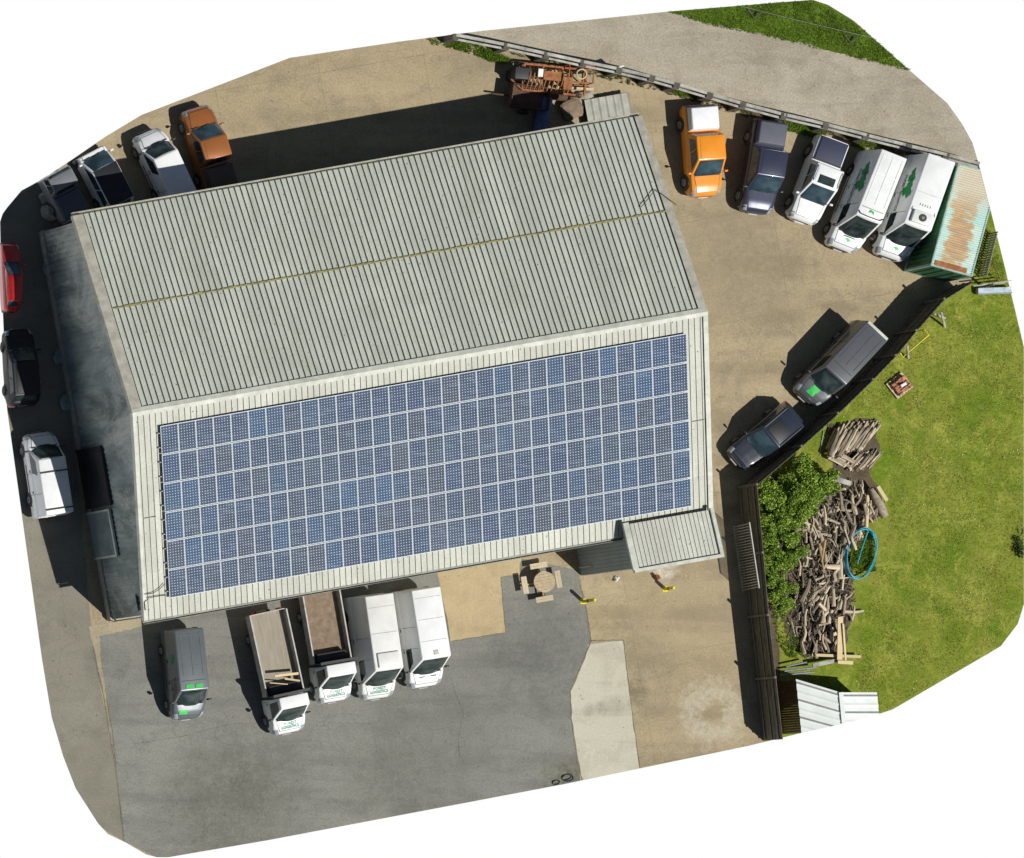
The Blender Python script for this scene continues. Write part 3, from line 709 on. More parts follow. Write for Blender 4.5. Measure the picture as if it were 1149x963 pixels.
mb = MB(); mb.box((-WX - .12, -10.6, 3.9), (.08, .9, .5)); mb.build('vent', m_clad, wh)

# cables on the roof
def roofpt(u, v_, h=.12):
    z = 7
    for _ in range(25):
        x, y = loc(*P(u, v_, z)); z = rz_(y)
    return Vector(wloc(x, y, z + h))
def cable(pts, label, h=.12, r_=.022):
    mb = MB(); q = [roofpt(u, v_, h) for u, v_ in pts]; mb.tube(q, r_, 6)
    return tag(mb.build('cable', m_blk), label, 'cable')
cable([(718, 233), (727, 222), (734, 213), (745, 221), (757, 230)], 'thin black cable bent in a V near the upper right roof edge')
cable([(161, 667), (170, 666), (177, 662), (184, 655)], 'black cable running from the lower left corner of the solar array')
cable([(162, 685), (161, 676), (166, 671), (177, 669), (186, 668)], 'short looped black cable under the first solar panel row corner')

# ------------------------------------------------------------------ porch annex
an = empty('porch_building', tuple(BO), TH, 'flat roofed cream porch annex standing against the right end of the warehouse', 'annex')
AX0, AX1, AY0, AY1 = 11.25, 16.1, -13.62, -11.05
mb = MB(); x = AX0; prof = [(x, 0)]; mi = []
while x < AX1 - .1:
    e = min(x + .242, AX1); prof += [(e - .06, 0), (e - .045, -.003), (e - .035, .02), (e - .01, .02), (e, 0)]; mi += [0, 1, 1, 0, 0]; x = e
n = len(prof); zf = lambda y: 5.75 - (y - AY0) * .09
for y in (AY0, AY1):
    for px, pz in prof: mb.v.append((px, y, zf(y) + pz))
for k in range(n - 1): mb.f.append((k, k + 1, n + k + 1, n + k)); mb.m.append(mi[k] if k < len(mi) else 0)
mb.build('roof', [m_roofS, m_shadelap], an)
mb = MB()
mb.bar((AX0 - .06, AY0 - .05, 5.80), (AX0 - .06, AY1 + .1, zf(AY1) + .05), .32, .14); mb.bar((AX1 + .05, AY0 - .05, 5.80), (AX1 + .05, AY1 + .1, zf(AY1) + .05), .2, .14)
mb.box(((AX0 + AX1) / 2, AY0 - .1, 5.76), (AX1 - AX0 + .3, .2, .2)); mb.build('roof_trim', m_flash, an)
def awall(pts, mat, nm='wall'):
    mb = MB(); V = []; F = []
    L_ = (Vector(pts[1]) - Vector(pts[0])).length; n = int(L_ / .2); d = (Vector(pts[1]) - Vector(pts[0])) / n
    nrm = Vector((d.y, -d.x)).normalized(); P0 = Vector(pts[0]); q = []
    for i in range(n):
        q += [(P0 + d * i), (P0 + d * (i + .6)), (P0 + d * (i + .7) + nrm * .03), (P0 + d * (i + .92) + nrm * .03)]
    q.append(Vector(pts[1]))
    for p in q: V += [(p.x, p.y, 0), (p.x, p.y, zf(p.y) - .03)]
    mb.add(V, [(2 * i, 2 * i + 2, 2 * i + 3, 2 * i + 1) for i in range(len(q) - 1)]); return mb.build(nm, mat, an)
awall([(AX0, -WY - .08), (AX0, AY0 + .03)], M('side_wall_cladding', (.30, .35, .345), .7, var=.15, scale=1.2)); awall([(AX0, AY0 + .03), (AX1, AY0 + .03)], m_clad2); awall([(AX1, AY0 + .03), (AX1, -WY - .08)], m_clad2)  # left wall darker and greyer than the cream walls
awall([(AX1, AY1 - .02), (AX0, AY1 - .02)], m_clad2)
mb = MB(); mb.box((13.6, AY0 - .03, 1.1), (1.0, .05, 2.2)); dd = mb.build('door', m_trim, an); mb = MB(); mb.box((13.95, AY0 - .08, 1.0), (.12, .05, .03)); mb.build('handle', m_chrome, dd)
mb = MB(); mb.tube([(AX0 - .08, AY0 + .5, 1.4), (AX0 - .08, AY0 + .5, .1)], .04, 8); mb.build('downpipe', m_flash, an)

# ------------------------------------------------------------------ solar panels
ordn = ['first','second','third','fourth','fifth','sixth','seventh','eighth','ninth','tenth','eleventh','twelfth','thirteenth','fourteenth','fifteenth','sixteenth','seventeenth','eighteenth','nineteenth','twentieth']
ordn += ['twenty-' + o for o in ordn[:9]] + ['thirtieth']
PW, PH = 1.003, 9.7 / math.cos(sa) / 6
fb = MB(); a, c_ = PW / 2 - .006, PH / 2 - .018; t = .034
for (x, y, wx, wy) in ((0, -c_ + t / 2, 2 * a, t), (0, c_ - t / 2, 2 * a, t), (-a + .011, 0, .022, 2 * c_ - 2 * t), (a - .011, 0, .022, 2 * c_ - 2 * t)): fb.box((x, y, .02), (wx, wy, .04))
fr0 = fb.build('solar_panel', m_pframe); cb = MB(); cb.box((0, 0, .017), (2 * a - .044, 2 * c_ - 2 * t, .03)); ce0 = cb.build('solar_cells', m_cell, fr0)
rotm = Matrix.Rotation(TH, 4, 'Z') @ Matrix.Rotation(sa, 4, 'X')
first = True
for r_ in range(6):
    for k in range(30):
        f = fr0 if first else fr0.copy(); cc = ce0 if first else ce0.copy()
        if not first: COL.objects.link(f); COL.objects.link(cc); cc.parent = f
        first = False
        ly = -.98 - 9.7 * (r_ + .5) / 6; lx = -14.97 + (k + .5) * PW
        f.location = wloc(lx, ly, rz_(ly) + .17); f.rotation_euler = rotm.to_euler()
        tag(f, f'blue solar panel in the {ordn[r_]} row below the ridge, {ordn[k]} column from the left gable', 'solar panel', 'solar panels on the warehouse roof')
# mounting rails
for r_ in range(6):
    mb = MB()
    for off in (-.4, .4):
        ly = -.98 - 9.7 * (r_ + .5) / 6 + off; mb.box((0, ly, rz_(ly) + .10), (30.2, .05, .09))
    tag_o = mb.build('mounting_rail', m_alu, wh)

# ------------------------------------------------------------------ vehicles
def lerp_prof(tab, x):
    for i in range(len(tab) - 1):
        a, b_ = tab[i], tab[i + 1]
        if a[0] >= x >= b_[0]:
            t = 0 if a[0] == b_[0] else (a[0] - x) / (a[0] - b_[0]); t2 = t
            return [a[j] + (b_[j] - a[j]) * t2 for j in range(len(a))]
    return list(tab[0] if x > tab[0][0] else tab[-1])
def top_z(tab, W, x, y):
    _, hf, zt, _z = lerp_prof(tab, x); w_ = W / 2 * hf; t = min(1, abs(y) / w_)
    prof = [(0, .035), (.6, .02), (.85, -.005), (.94, -.05), (1, -.14)]
    for i in range(4):
        if t <= prof[i + 1][0]: return zt + prof[i][1] + (prof[i + 1][1] - prof[i][1]) * (t - prof[i][0]) / (prof[i + 1][0] - prof[i][0])
    return zt
def shell(tab, W, mat, root, name='body'):
    xs = set(t[0] for t in tab)
    for i in range(len(tab) - 1):
        n = max(1, int((tab[i][0] - tab[i + 1][0]) / .15))
        for k in range(1, n): xs.add(tab[i][0] + (tab[i + 1][0] - tab[i][0]) * k / n)
    rings = []
    for x in sorted(xs, reverse=True):
        _, hf, zt, zb = lerp_prof(tab, x); w_ = W / 2 * hf
        half = [(0, zb), (.85 * w_, zb), (.95 * w_, zb + .06), (w_, zb + .2), (w_ * 1.0, zb + (zt - zb) * .62), (w_ * .985, zt - .14), (w_ * .94, zt - .05), (w_ * .85, zt - .005), (.6 * w_, zt + .02), (.3 * w_, zt + .031), (0, zt + .035)]
        rings.append([(x, y, z) for y, z in half] + [(x, -y, z) for y, z in half[-2:0:-1]])
    mb = MB(); mb.loft(rings); return mb.build(name, mat, root, smooth=True, angle=35)
def quadpane(A, B, C, D, s0, s1, t0, t1, mat, root, name, bulge=0, off=.012, n=10, taper=0):
    A, B, C, D = map(Vector, (A, B, C, D)); nrm = -(B - A).cross(D - A).normalized(); mb = MB(); V = []
    for j, t_ in enumerate((t0, t1)):
        for k in range(n + 1):
            f = k / n; s_ = s0 + (s1 - s0) * f
            if j == 1 and taper: s_ = s0 + taper[0] + (s1 - taper[1] - s0 - taper[0]) * f
            p = A.lerp(B, s_).lerp(D.lerp(C, s_), t_)
            bg = bulge[j] if hasattr(bulge, '__len__') else bulge
            V.append(p + nrm * (off + bg * (1 - abs(2 * f - 1) ** 2.4)) + (Vector((bg * .6, 0, 0)) * (1 - (2 * f - 1) ** 2) if j == 0 and bg else Vector()))
    n1 = n + 1
    V2 = [p - nrm * (off + .01) if False else p - nrm * .02 for p in V]
    mb.add(V + V2, [(k, k + 1, n1 + k + 1, n1 + k) for k in range(n)] + [(k, 2 * n1 + k, 2 * n1 + k + 1, k + 1) for k in range(n)] +
           [(n1 + k, n1 + k + 1, 3 * n1 + k + 1, 3 * n1 + k) for k in range(n)] + [(0, n1, 3 * n1, 2 * n1), (n, 2 * n1 + n, 3 * n1 + n, n1 + n)])
    return mb.build(name, mat, root)
def surf_text(txt, size, x, y, zf, root, mat, tx=(0, 1), up=(-1, 0), name='lettering', off=.02):
    cu = bpy.data.curves.new('txt', 'FONT'); cu.body = txt; cu.size = size; cu.align_x = 'CENTER'; cu.align_y = 'CENTER'
    cu.resolution_u = 2; cu.offset = .004
    o = bpy.data.objects.new('txt', cu); me = bpy.data.meshes.new_from_object(o); bpy.data.objects.remove(o)
    for v_ in me.vertices:
        a, b_ = v_.co.x, v_.co.y
        v_.co = zf(a, b_)
    me.materials.clear(); me.materials.append(mat)
    t_ = bpy.data.objects.new(name, me); COL.objects.link(t_); t_.parent = root; return t_

def vehicle(kind, px, py, ang, label, paintm, L=4.8, W=1.85, hz=1.7, roofm=None, coverm=None, glass=None, name=None, cat=None, clip=None, canopy=False,
            rails=False, sunroof=False, ribs=True, text=None, narrow=.86, cargo_h=None, rearglass=True, nosetaper=1.0):
    """px,py: footprint centre on the survey; ang: heading as a picture vector (du,dv) of the nose"""
    glass = glass or m_glass
    x0, y0 = P(px, py); rz = math.atan2(-ang[1], ang[0])
    root = empty(name or kind, (x0, y0, 0), rz, label, cat or kind)
    h = L / 2; hw = W / 2
    if kind == 'car':
        tab = [(h, .66, .60, .34), (h - .05, .78, .70, .28), (h - .18, .88, .80, .24), (h - .5, .96, .90, .22), (h - 1.25, 1, 1.0, .22), (-h + .5, 1, 1.04, .22), (-h + .15, .93, 1.0, .25), (-h + .04, .84, .9, .3), (-h, .76, .75, .36)]
        xf0, xf1, xr1, xr0, zb = h - 1.15, h - 1.95, -h + .55, -h + .18, .95
    elif kind == 'pickup':
        tab = [(h, .66, .70, .42), (h - .05, .80, .82, .36), (h - .2, .90, .95, .32), (h - .55, .96, 1.04, .32), (h - 1.3, 1, 1.12, .32), (-h + .12, 1, 1.12, .34), (-h + .03, .96, 1.1, .4), (-h, .93, 1.0, .45)]
        xf0, xf1, zb = h - 1.2, h - 2.0, 1.08; xr1, xr0 = -h + 1.85, -h + 1.55
    elif kind == 'van':
        tab = [(h, .62, .62, .34), (h - .05, .76, .78, .28), (h - .16, .86, .92, .26), (h - .42, .95, 1.06, .25), (h - .85, 1, 1.22, .25), (-h + .06, 1, 1.25, .27), (-h, .97, 1.2, .32)]
        xf0, xf1, xr1, xr0, zb = h - .88, h - 1.62, -h + .08, -h + .02, 1.1
    elif kind == 'truck':
        tab = [(h, .64, .62, .34), (h - .05, .78, .80, .28), (h - .16, .88, .96, .26), (h - .42, .95, 1.1, .25), (h - .8, 1, 1.22, .25), (h - 2.1, 1, 1.22, .3), (h - 2.14, .97, 1.2, .34)]
        xf0, xf1, xr1, xr0, zb = h - .86, h - 1.5, h - 2.16, h - 2.12, 1.1
    body = shell(tab, W, paintm, root)
    wb, wt = hw * .955, hw * narrow; zt = hz
    # bonnet panel
    mb = MB(); n1, n2 = 8, 10; xa, xb = h - .22, xf0 + .02; V = []
    for i in range(n1 + 1):
        x = xa + (xb - xa) * i / n1; ww = hw * (.60 + .18 * i / n1)
        for j in range(n2 + 1):
            y = -ww + 2 * ww * j / n2; V.append((x, y, top_z(tab, W, x, y) + .012))
    mb.add(V, [(i * (n2 + 1) + j, i * (n2 + 1) + j + 1, (i + 1) * (n2 + 1) + j + 1, (i + 1) * (n2 + 1) + j) for i in range(n1) for j in range(n2)])
    mb.build('bonnet', paintm, root, smooth=True)
    mb = MB(); V = []
    for i in range(n1 + 1):
        x = xa + .025 + (xb - xa - .03) * i / n1; ww = hw * (.60 + .18 * i / n1) + .025
        for j in range(n2 + 1):
            y = -ww + 2 * ww * j / n2; V.append((x, y, top_z(tab, W, x, y) + .006))
    mb.add(V, [(i * (n2 + 1) + j, i * (n2 + 1) + j + 1, (i + 1) * (n2 + 1) + j + 1, (i + 1) * (n2 + 1) + j) for i in range(n1) for j in range(n2)])
    mb.build('bonnet_gap', m_trim, root, smooth=True)
    # greenhouse
    mb = MB(); Fq = dict(
        A=(xf0, wb, zb), B=(xf0, -wb, zb), C=(xf1, -wt, zt), D=(xf1, wt, zt), E=(xr0, wb, zb), F=(xr0, -wb, zb), G=(xr1, -wt, zt), H_=(xr1, wt, zt))
    A, B, C, D, E_, F_, G, H2 = (Fq[k] for k in ('A', 'B', 'C', 'D', 'E', 'F', 'G', 'H_'))
    zq = zb - .12
    A0, B0, E0, F0 = [(p[0], p[1], zq) for p in (A, B, E_, F_)]
    mb.add([A, B, C, D, E_, F_, G, H2, A0, B0, E0, F0],
           [(0, 1, 2, 3), (3, 2, 6, 7), (4, 0, 3, 7), (1, 5, 6, 2), (5, 4, 7, 6), (8, 9, 1, 0), (10, 8, 0, 4), (9, 11, 5, 1), (11, 10, 4, 5), (8, 10, 11, 9)])
    mb.build('cabin' if kind != 'van' else 'cargo_body', paintm, root, bevel=.11 if kind != 'van' else .15)
    ws = quadpane(A, B, C, D, .06, .94, .04, .93, glass, root, 'windscreen', bulge=((.13, .06) if kind in ('van', 'truck') else (.08, .05)), n=16, taper=(.02, .02))
    # scuttle and wipers
    mb = MB(); mb.box((xf0 + .04, 0, top_z(tab, W, xf0, 0) + .01), (.06, W * .74, .04)); mb.build('scuttle', m_trim, root)
    mb = MB()
    for sy in (-.35, .3):
        a_ = Vector(A).lerp(Vector(B), .5 - sy / W); nn = -(Vector(B) - Vector(A)).cross(Vector(D) - Vector(A)).normalized()
        up = (Vector(D) - Vector(A)).normalized(); mb.bar(a_ + nn * .16 + up * .06, a_ + nn * .15 + up * .18 + Vector((0, .5 * (1 if sy < 0 else 1), 0)), .02, .015)
    mb.build('wiper', m_trim, root)
    side = [(E_, A, D, H2, 1), (B, F_, G, C, -1)]
    for (a, b_, c_, d, sg) in side:
        def sp_(s0, s1, t0=.14, t1=.88, tp=0, nm='side_window'):
            if sg < 0: s0, s1 = 1 - s1, 1 - s0; tp = (tp[1], tp[0]) if tp else 0
            quadpane(a, b_, c_, d, s0, s1, t0, t1, glass, root, nm, n=3, off=.008, taper=tp)
        if kind in ('car',):
            sp_(.50, .93, tp=(0, .02)); sp_(.14, .47, tp=(.01, 0))
        elif kind == 'pickup': sp_(.50, .92, tp=(0, .02)); sp_(.12, .47, tp=(.02, 0))
        elif kind == 'van':
            lr = .93; s_ = 1 - 1.35 / (xf0 - xr0); sp_(s_, .972, .03, .03 + .75 * .7 / max(.6, zt - zb), tp=(.02, .05))
        elif kind == 'truck': sp_(.2, .92, .08, .8, tp=(.0, .03))
    if kind in ('van', 'truck'):
        xs_ = [xf0 - 1.42, xf0 - 2.65] if kind == 'van' else [xf0 - 1.15]
        for sg in (-1, 1):
            for x in xs_:
                mb = MB(); mb.bar((x, sg * (hw + .003), .42), (x, sg * (hw + .003), zb), .014, .02)
                if kind == 'van': mb.bar((x, sg * (wb + .004), zb + .02), (x, sg * (wt + (wb - wt) * .12 + .004), zt - (zt - zb) * .12), .014, .02)
                mb.build('door_gap', m_trim, root)
                mb = MB(); mb.box((x + .14, sg * (hw + .01), zb - .08), (.16, .03, .035)); mb.build('handle', m_trim, root)
    if rearglass: quadpane(F_, E_, H2, G, .14, .86, .2, .85, glass, root, 'rear_window', off=.008, n=4)
    # wheels and arches
    xw = [h - .92, -h + (.95 if kind != 'van' else 1.15)]
    wr = .33 if kind in ('car', 'van', 'truck') else .38
    if kind == 'truck': xw = [h - .92, -h + 1.5]
    for x in xw:
        for sg in (-1, 1):
            yo = sg * (hw + .015)
            if kind == 'truck' and x < 0: yo = sg * (hw - .02)
            else:
                mb = MB(); pts = [(x + (wr + .10) * math.cos(a), wr + .02 + (wr + .10) * math.sin(a)) for a in np.linspace(0, PI, 15)] + [(x - wr - .1, .3), (x + wr + .1, .3)]
                mb.add([(p[0], sg * (hw + .006), p[1]) for p in pts] + [(p[0], sg * (hw - .1), p[1]) for p in pts], [tuple(range(17)), tuple(range(33, 16, -1))] + [(i, (i + 1) % 17, 17 + (i + 1) % 17, 17 + i) for i in range(17)])
                mb.build('wheel_arch', m_trim, root)
            mb = MB(); mb.tube([(x, yo, wr), (x, yo - sg * .03, wr), (x, yo - sg * .2, wr), (x, yo - sg * .23, wr)], [wr - .04, wr, wr, wr - .04], 20)
            wl = mb.build('wheel', m_blk, root, smooth=True, angle=50)
            mb = MB(); mb.tube([(x, yo + sg * .012, wr), (x, yo - sg * .01, wr)], [wr * .56, wr * .62], 16)
            for q in range(5):
                a = q * 2 * PI / 5; mb.bar((x, yo + sg * .018, wr), (x + wr * .6 * math.cos(a), yo + sg * .018, wr + wr * .6 * math.sin(a)), .02, .05)
            mb.build('rim', m_rim, wl)
    # lights, bumper, grille, mirrors, plate
    for sg in (-1, 1):
        mb = MB(); V = []; xs = [h - .05, h - .16, h - .34]
        for x in xs:
            _, hf, zt_, zb_ = lerp_prof(tab, x); ww = hw * hf
            for f in (.76, .86, .95, 1.01): V.append((x + .015, sg * ww * f, top_z(tab, W, x, ww * min(f, 1)) + .014 - (0.10 if f > 1 else 0)))
        mb.add(V, [(i * 4 + j, i * 4 + j + 1, (i + 1) * 4 + j + 1, (i + 1) * 4 + j) for i in range(2) for j in range(3)])
        mb.build('headlight', m_lamp, root)
        mb = MB(); zl = tab[-1][2] - .15; mb.box((-h + .015, sg * hw * .78, zl), (.08, .16, .3)); mb.build('tail_light', m_red, root)
        mb = MB(); mx = xf0 - .12; my = sg * (hw + .10); mz = zb + (.12 if kind != 'van' and kind != 'truck' else .2); big = .26 if kind in ('van', 'truck') else .13
        mb.box((mx, my, mz), (.11, .19, big)); mo = mb.build('wing_mirror', m_trim if kind in ('van', 'truck') else paintm, root, bevel=.025)
        mb = MB(); mb.bar((mx, sg * (hw - .06), mz - .04), (mx, my, mz - .03), .05, .04); mb.build('mirror_arm', m_trim, mo)
    mb = MB()
    rg = []
    for s_ in np.linspace(-1, 1, 15):
        y = s_ * hw * .93; x = h - .02 - (abs(s_) ** 3.2) * (.34)
        rg.append([(x + .06, y, .34), (x + .065, y, .52), (x - .02, y, .56), (x - .06, y, .3)])
    mb.loft(rg); mb.build('bumper', m_trim if kind in ('van', 'truck') else paintm, root, smooth=True)
    mb = MB(); mb.box((h - .005, 0, .60), (.06, W * .5, .12)); mb.build('grille', m_trim, root)
    mb = MB(); mb.box((h + .06, 0, .44), (.02, .52, .11)); mb.build('number_plate', m_bag, root)
    mb = MB(); mb.box((-h - .01, 0, .62), (.02, .52, .11)); mb.build('number_plate', m_plate, root)
    roofz = zt + .006
    if kind == 'car':
        mb = MB(); mb.box(((xf1 + xr1) / 2, 0, roofz), (xf1 - xr1 - (.25 if roofm is not BLK else -.05), wt * (1.55 if roofm is not BLK else 1.9), .018)); mb.build('roof', roofm or paintm, root, bevel=.006)
        mb = MB(); mb.box((-h - .0, 0, .45), (.12, W * .8, .22)); mb.build('rear_bumper', m_trim, root, bevel=.03)
    if kind == 'pickup':
        mb = MB(); mb.box(((xf1 + xr1) / 2, 0, roofz), (xf1 - xr1 - .22, wt * 1.55, .018)); mb.build('roof', roofm or paintm, root, bevel=.006)
        bz = 1.13; xb0, xb1 = xr0 - .08, -h + .06
        if coverm is not None:
            if canopy:
                mb = MB(); w1, w2 = hw * .93, hw * .80; zc = canopy
                mb.add([(xb0, w1, bz), (xb0, -w1, bz), (xb1, -w1, bz), (xb1, w1, bz), (xb0 - .1, w2, zc), (xb0 - .1, -w2, zc), (xb1 + .1, -w2, zc), (xb1 + .1, w2, zc)],
                       [(3, 2, 1, 0), (4, 5, 6, 7), (0, 1, 5, 4), (1, 2, 6, 5), (2, 3, 7, 6), (3, 0, 4, 7)]); mb.build('bed_canopy', coverm, root, bevel=.05)
            else:
                mb = MB(); mb.box(((xb0 + xb1) / 2, 0, bz + .03), (xb0 - xb1 - .06, W * .84, .07)); mb.build('bed_cover', coverm, root, bevel=.02)
                mb = MB(); mb.box((xb0 - .0, 0, bz + .04), (.1, W * .86, .05)); mb.build('cover_bar', m_trim, root)
        mb = MB(); mb.box((-h - .03, 0, .5), (.16, W * .85, .18)); mb.build('rear_bumper', m_chrome, root, bevel=.03)
    if kind == 'van' and ribs:
        for k in range(3):
            mb = MB(); y = (-.36 + .36 * k) * W
            mb.box(((xf1 + xr1) / 2 - .3, y * .8, roofz), (xf1 - xr1 - 1.1, .035, .022)); mb.build('roof_rib', paintm, root)
        nb = 4
        for k in range(nb):
            x = xf1 - .55 - k * (xf1 - xr1 - .9) / (nb - 1); mb = MB(); mb.box((x, 0, roofz), (.028, wt * 1.66, .018)); mb.build('roof_seam', m_trim if k == 0 else paintm, root)
    if kind == 'van':
        for sg in (-1, 1):
            mb = MB(); mb.box((-.5, sg * (hw + .004), .62), (L * .5, .02, .07)); mb.build('side_moulding', m_trim, root)
    if rails:
        for sg in (-1, 1):
            mb = MB(); mb.tube([(xf1 - .1, sg * wt * .9, roofz), (xf1 - .25, sg * wt * .9, roofz + .06), (xr1 + .25, sg * wt * .9, roofz + .06), (xr1 + .1, sg * wt * .9, roofz)], .022, 8); mb.build('roof_rail', m_chrome, root)
    if sunroof:
        mb = MB(); mb.box((xf1 - .32, 0, roofz + .012), (.5, wt * 1.2, .02)); mb.build('sunroof', m_glass, root, bevel=.008)
    root['_i'] = 0; del root['_i']
    info = dict(root=root, tab=tab, W=W, h=h, xf0=xf0, xf1=xf1, xr0=xr0, xr1=xr1, zb=zb, zt=zt, wb=wb, wt=wt, hw=hw, top=lambda x, y: top_z(tab, W, x, y))
    if text:
        xm = (xa + xb) / 2 + .07
        for i, tx in enumerate(text):
            cx_ = xm - .10 + i * .20
            surf_text(tx, .225, 0, 0, lambda a, b_, cx_=cx_: Vector((cx_ - b_, a * .95, top_z(tab, W, cx_ - b_, a * .95) + .06)), root, m_teal)
    if clip is not None: info['clip'] = clip
    return info

def flatplate(info, pts, mat, name, on='bonnet'):
    mb = MB(); I = info; n = len(pts); cx_ = sum(p[0] for p in pts) / n; cy_ = sum(p[1] for p in pts) / n
    def f(x, y):
        if on == 'bonnet': return (x, y, I['top'](x, y) + .026)
        if on == 'roof': return (x, y, I['zt'] + .03)
        return (x, -(I['wb'] + (I['wt'] - I['wb']) * (y - I['zb']) / (I['zt'] - I['zb'])) - .02, y)
    V = [f(cx_, cy_)]; F = []; K = 4
    for k in range(1, K + 1): V += [f(cx_ + (x - cx_) * k / K, cy_ + (y - cy_) * k / K) for x, y in pts]
    F += [(0, 1 + i, 1 + (i + 1) % n) for i in range(n)]
    for k in range(1, K): F += [(1 + (k - 1) * n + i, 1 + k * n + i, 1 + k * n + (i + 1) % n, 1 + (k - 1) * n + (i + 1) % n) for i in range(n)]
    mb.add(V, F); return mb.build(name, mat, I['root'])

WHITE = paint('white_paint', (.78, .79, .78), .3, .4, dirt=(.6, .6, .56))
WHITE2 = paint('white_paint_dusty', (.70, .70, .67), .4, .2, dirt=(.45, .44, .40))
GREY = paint('grey_paint', (.135, .15, .158), .32, .6, metal=.3)
DGREY = paint('dark_grey_paint', (.12, .125, .135), .3, .6, metal=.3)
BLACKB = paint('blue_black_paint', (.022, .028, .042), .25, .8)
NAVY = paint('navy_paint', (.045, .05, .085), .3, .7, metal=.3)
ORANGE = paint('orange_paint', (.78, .27, .015), .3, .6)
COPPER = paint('copper_paint', (.34, .12, .03), .32, .6, metal=.2)
REDP = paint('red_paint', (.5, .02, .02), .3, .6)
BLK = paint('black_paint', (.006, .007, .010), .5, .0)
m_navycover = M('navy_cover', (.02, .025, .06), .6, var=.1)
m_slatecover = M('slate_cover', (.085, .09, .115), .6, var=.1)
m_copperc = M('brown_cover', (.11, .07, .055), .7, var=.1)

# row in front of the warehouse
v1 = vehicle('van', 199, 757, (10, 101), 'grey van with green bonnet and roof patches parked alone in front of the warehouse', GREY, 5.2, 1.95, 1.97, rearglass=False, name='van')
flatplate(v1, [(v1['h'] - .28, -.62), (v1['h'] - .25, -.15), (v1['h'] - .5, -.12), (v1['h'] - .52, -.6)], m_green, 'green_patch')
for yy in (-.32, .25):
    flatplate(v1, [(v1['xf1'] - .1, yy - .2), (v1['xf1'] - .08, yy + .2), (v1['xf1'] - .25, yy + .26), (v1['xf1'] - .35, yy + .1), (v1['xf1'] - .33, yy - .16)], m_green, 'green_patch', 'roof')
flatplate(v1, [(-1.2, 1.35), (-.6, 1.35), (-.7, 1.6), (-1.1, 1.65)], m_greend, 'green_patch', 'side')

def tipper(px, py, ang, label, L, bedm, bl, planks=False):
    I = vehicle('truck', px, py, ang, label, WHITE, L, 2.0, 2.25, name='tipper_truck', cat='truck', text=['FOREST', 'LOGISTICS'], narrow=.84)
    r_, h = I['root'], I['h']; x1 = h - 2.33; x0_ = x1 - bl; bw = 1.05
    mb = MB()
    for sg in (-1, 1): mb.box(((x1 + x0_) / 2, sg * .4, .62), (bl + .3, .1, .2))
    for x in np.linspace(x0_ + .3, x1 - .3, 5): mb.box((x, 0, .66), (.08, .7, .1))
    mb.build('chassis', m_trim, r_)
    mb = MB(); mb.box(((x1 + x0_) / 2, 0, .92), (bl, 2 * bw, .08)); mb.build('bed_floor', bedm, r_)
    for sg in (-1, 1):
        mb = MB(); mb.box(((x1 + x0_) / 2, sg * (bw + .02), 1.14), (bl, .045, .5)); mb.box(((x1 + x0_) / 2, sg * (bw + .02), 1.40), (bl, .075, .03))
        for x in np.linspace(x0_ + .05, x1 - .05, 4): mb.box((x, sg * (bw + .055), 1.13), (.08, .03, .48))
        mb.build('side_board', m_alu, r_)
    mb = MB(); mb.box((x0_ - .02, 0, 1.12), (.045, 2 * bw, .44)); mb.build('tailgate', m_alu, r_)
    mb = MB(); mb.box((x1 + .03, 0, 1.5), (.06, 2 * bw + .1, 1.2)); mb.box((x1 + .03, 0, 2.12), (.16, 2 * bw + .05, .05)); mb.build('headboard', m_trim, r_)
    mb = MB(); mb.box((x1 - .3, 0, 1.2), (.5, 1.7, .45), mi=0); mb.build('toolbox', m_trim, r_, bevel=.03)
    for sg in (-1, 1):
        mb = MB(); mb.box((x0_ + 1.2, sg * (bw - .12), .80), (.9, .24, .04)); mb.build('mudguard', m_trim, r_)
    return I
tp = tipper(302, 755, (19, 88), 'white tipper truck with long empty bed, nose furthest into the yard, planks in bed', 7.2, m_ply, 4.75)
t2 = tipper(357, 725, (15, 88), 'white tipper truck with muddy brown bed parked beside the grey white panel van', 6.6, m_mud, 4.2)
# planks in the bed
def plank_in(I, a, b_, w_, lab):
    r_ = I['root']; m4 = Matrix.Translation(r_.location) @ Matrix.Rotation(r_.rotation_euler.z, 4, 'Z')
    mb = MB(); mb.bar(m4 @ Vector(a), m4 @ Vector(b_), w_, .04); tag(mb.build('timber_plank', m_timber), lab, 'plank')
plank_in(tp, (.18, -.45, 1.5), (.32, .95, 1.42), .14, 'short yellow timber plank across the front of the long tipper bed')
plank_in(tp, (.45, .1, 1.46), (.75, .92, 1.48), .1, 'broken yellow timber offcut behind the cab of the long tipper')
plank_in(tp, (.5, -.8, 1.46), (.8, .2, 1.46), .05, 'thin lath lying behind the cab of the long tipper')

v4 = vehicle('van', 408, 727, (16, 113), 'tall white panel van with raised roof pod, between muddy tipper and plain white van', WHITE2, 6.0, 2.05, 2.6, text=['FOREST', 'LOGISTICS'], narrow=.80, rearglass=False, name='van', ribs=False)
mb = MB(); mb.box((v4['xf1'] - .55, 0, 2.64), (.85, 1.25, .12)); mb.build('roof_pod', WHITE2, v4['root'], bevel=.05)
mb = MB(); mb.box((v4['xf1'] - 2.1, 0, 2.612), (.03, 1.45, .015)); mb.box((v4['xf1'] - 3.6, 0, 2.612), (.02, 1.45, .012)); mb.build('roof_seam', m_alu, v4['root'])
v5 = vehicle('van', 461, 717, (17, 107), 'plain white panel van at the right end of the row by the warehouse', WHITE, 5.7, 2.05, 2.55, narrow=.82, rearglass=False, name='van', ribs=False)
mb = MB()
for k in range(3): mb.box((v5['xf1'] - 1.0 - 1.25 * k, 0, 2.562), (.02, 1.45, .012))
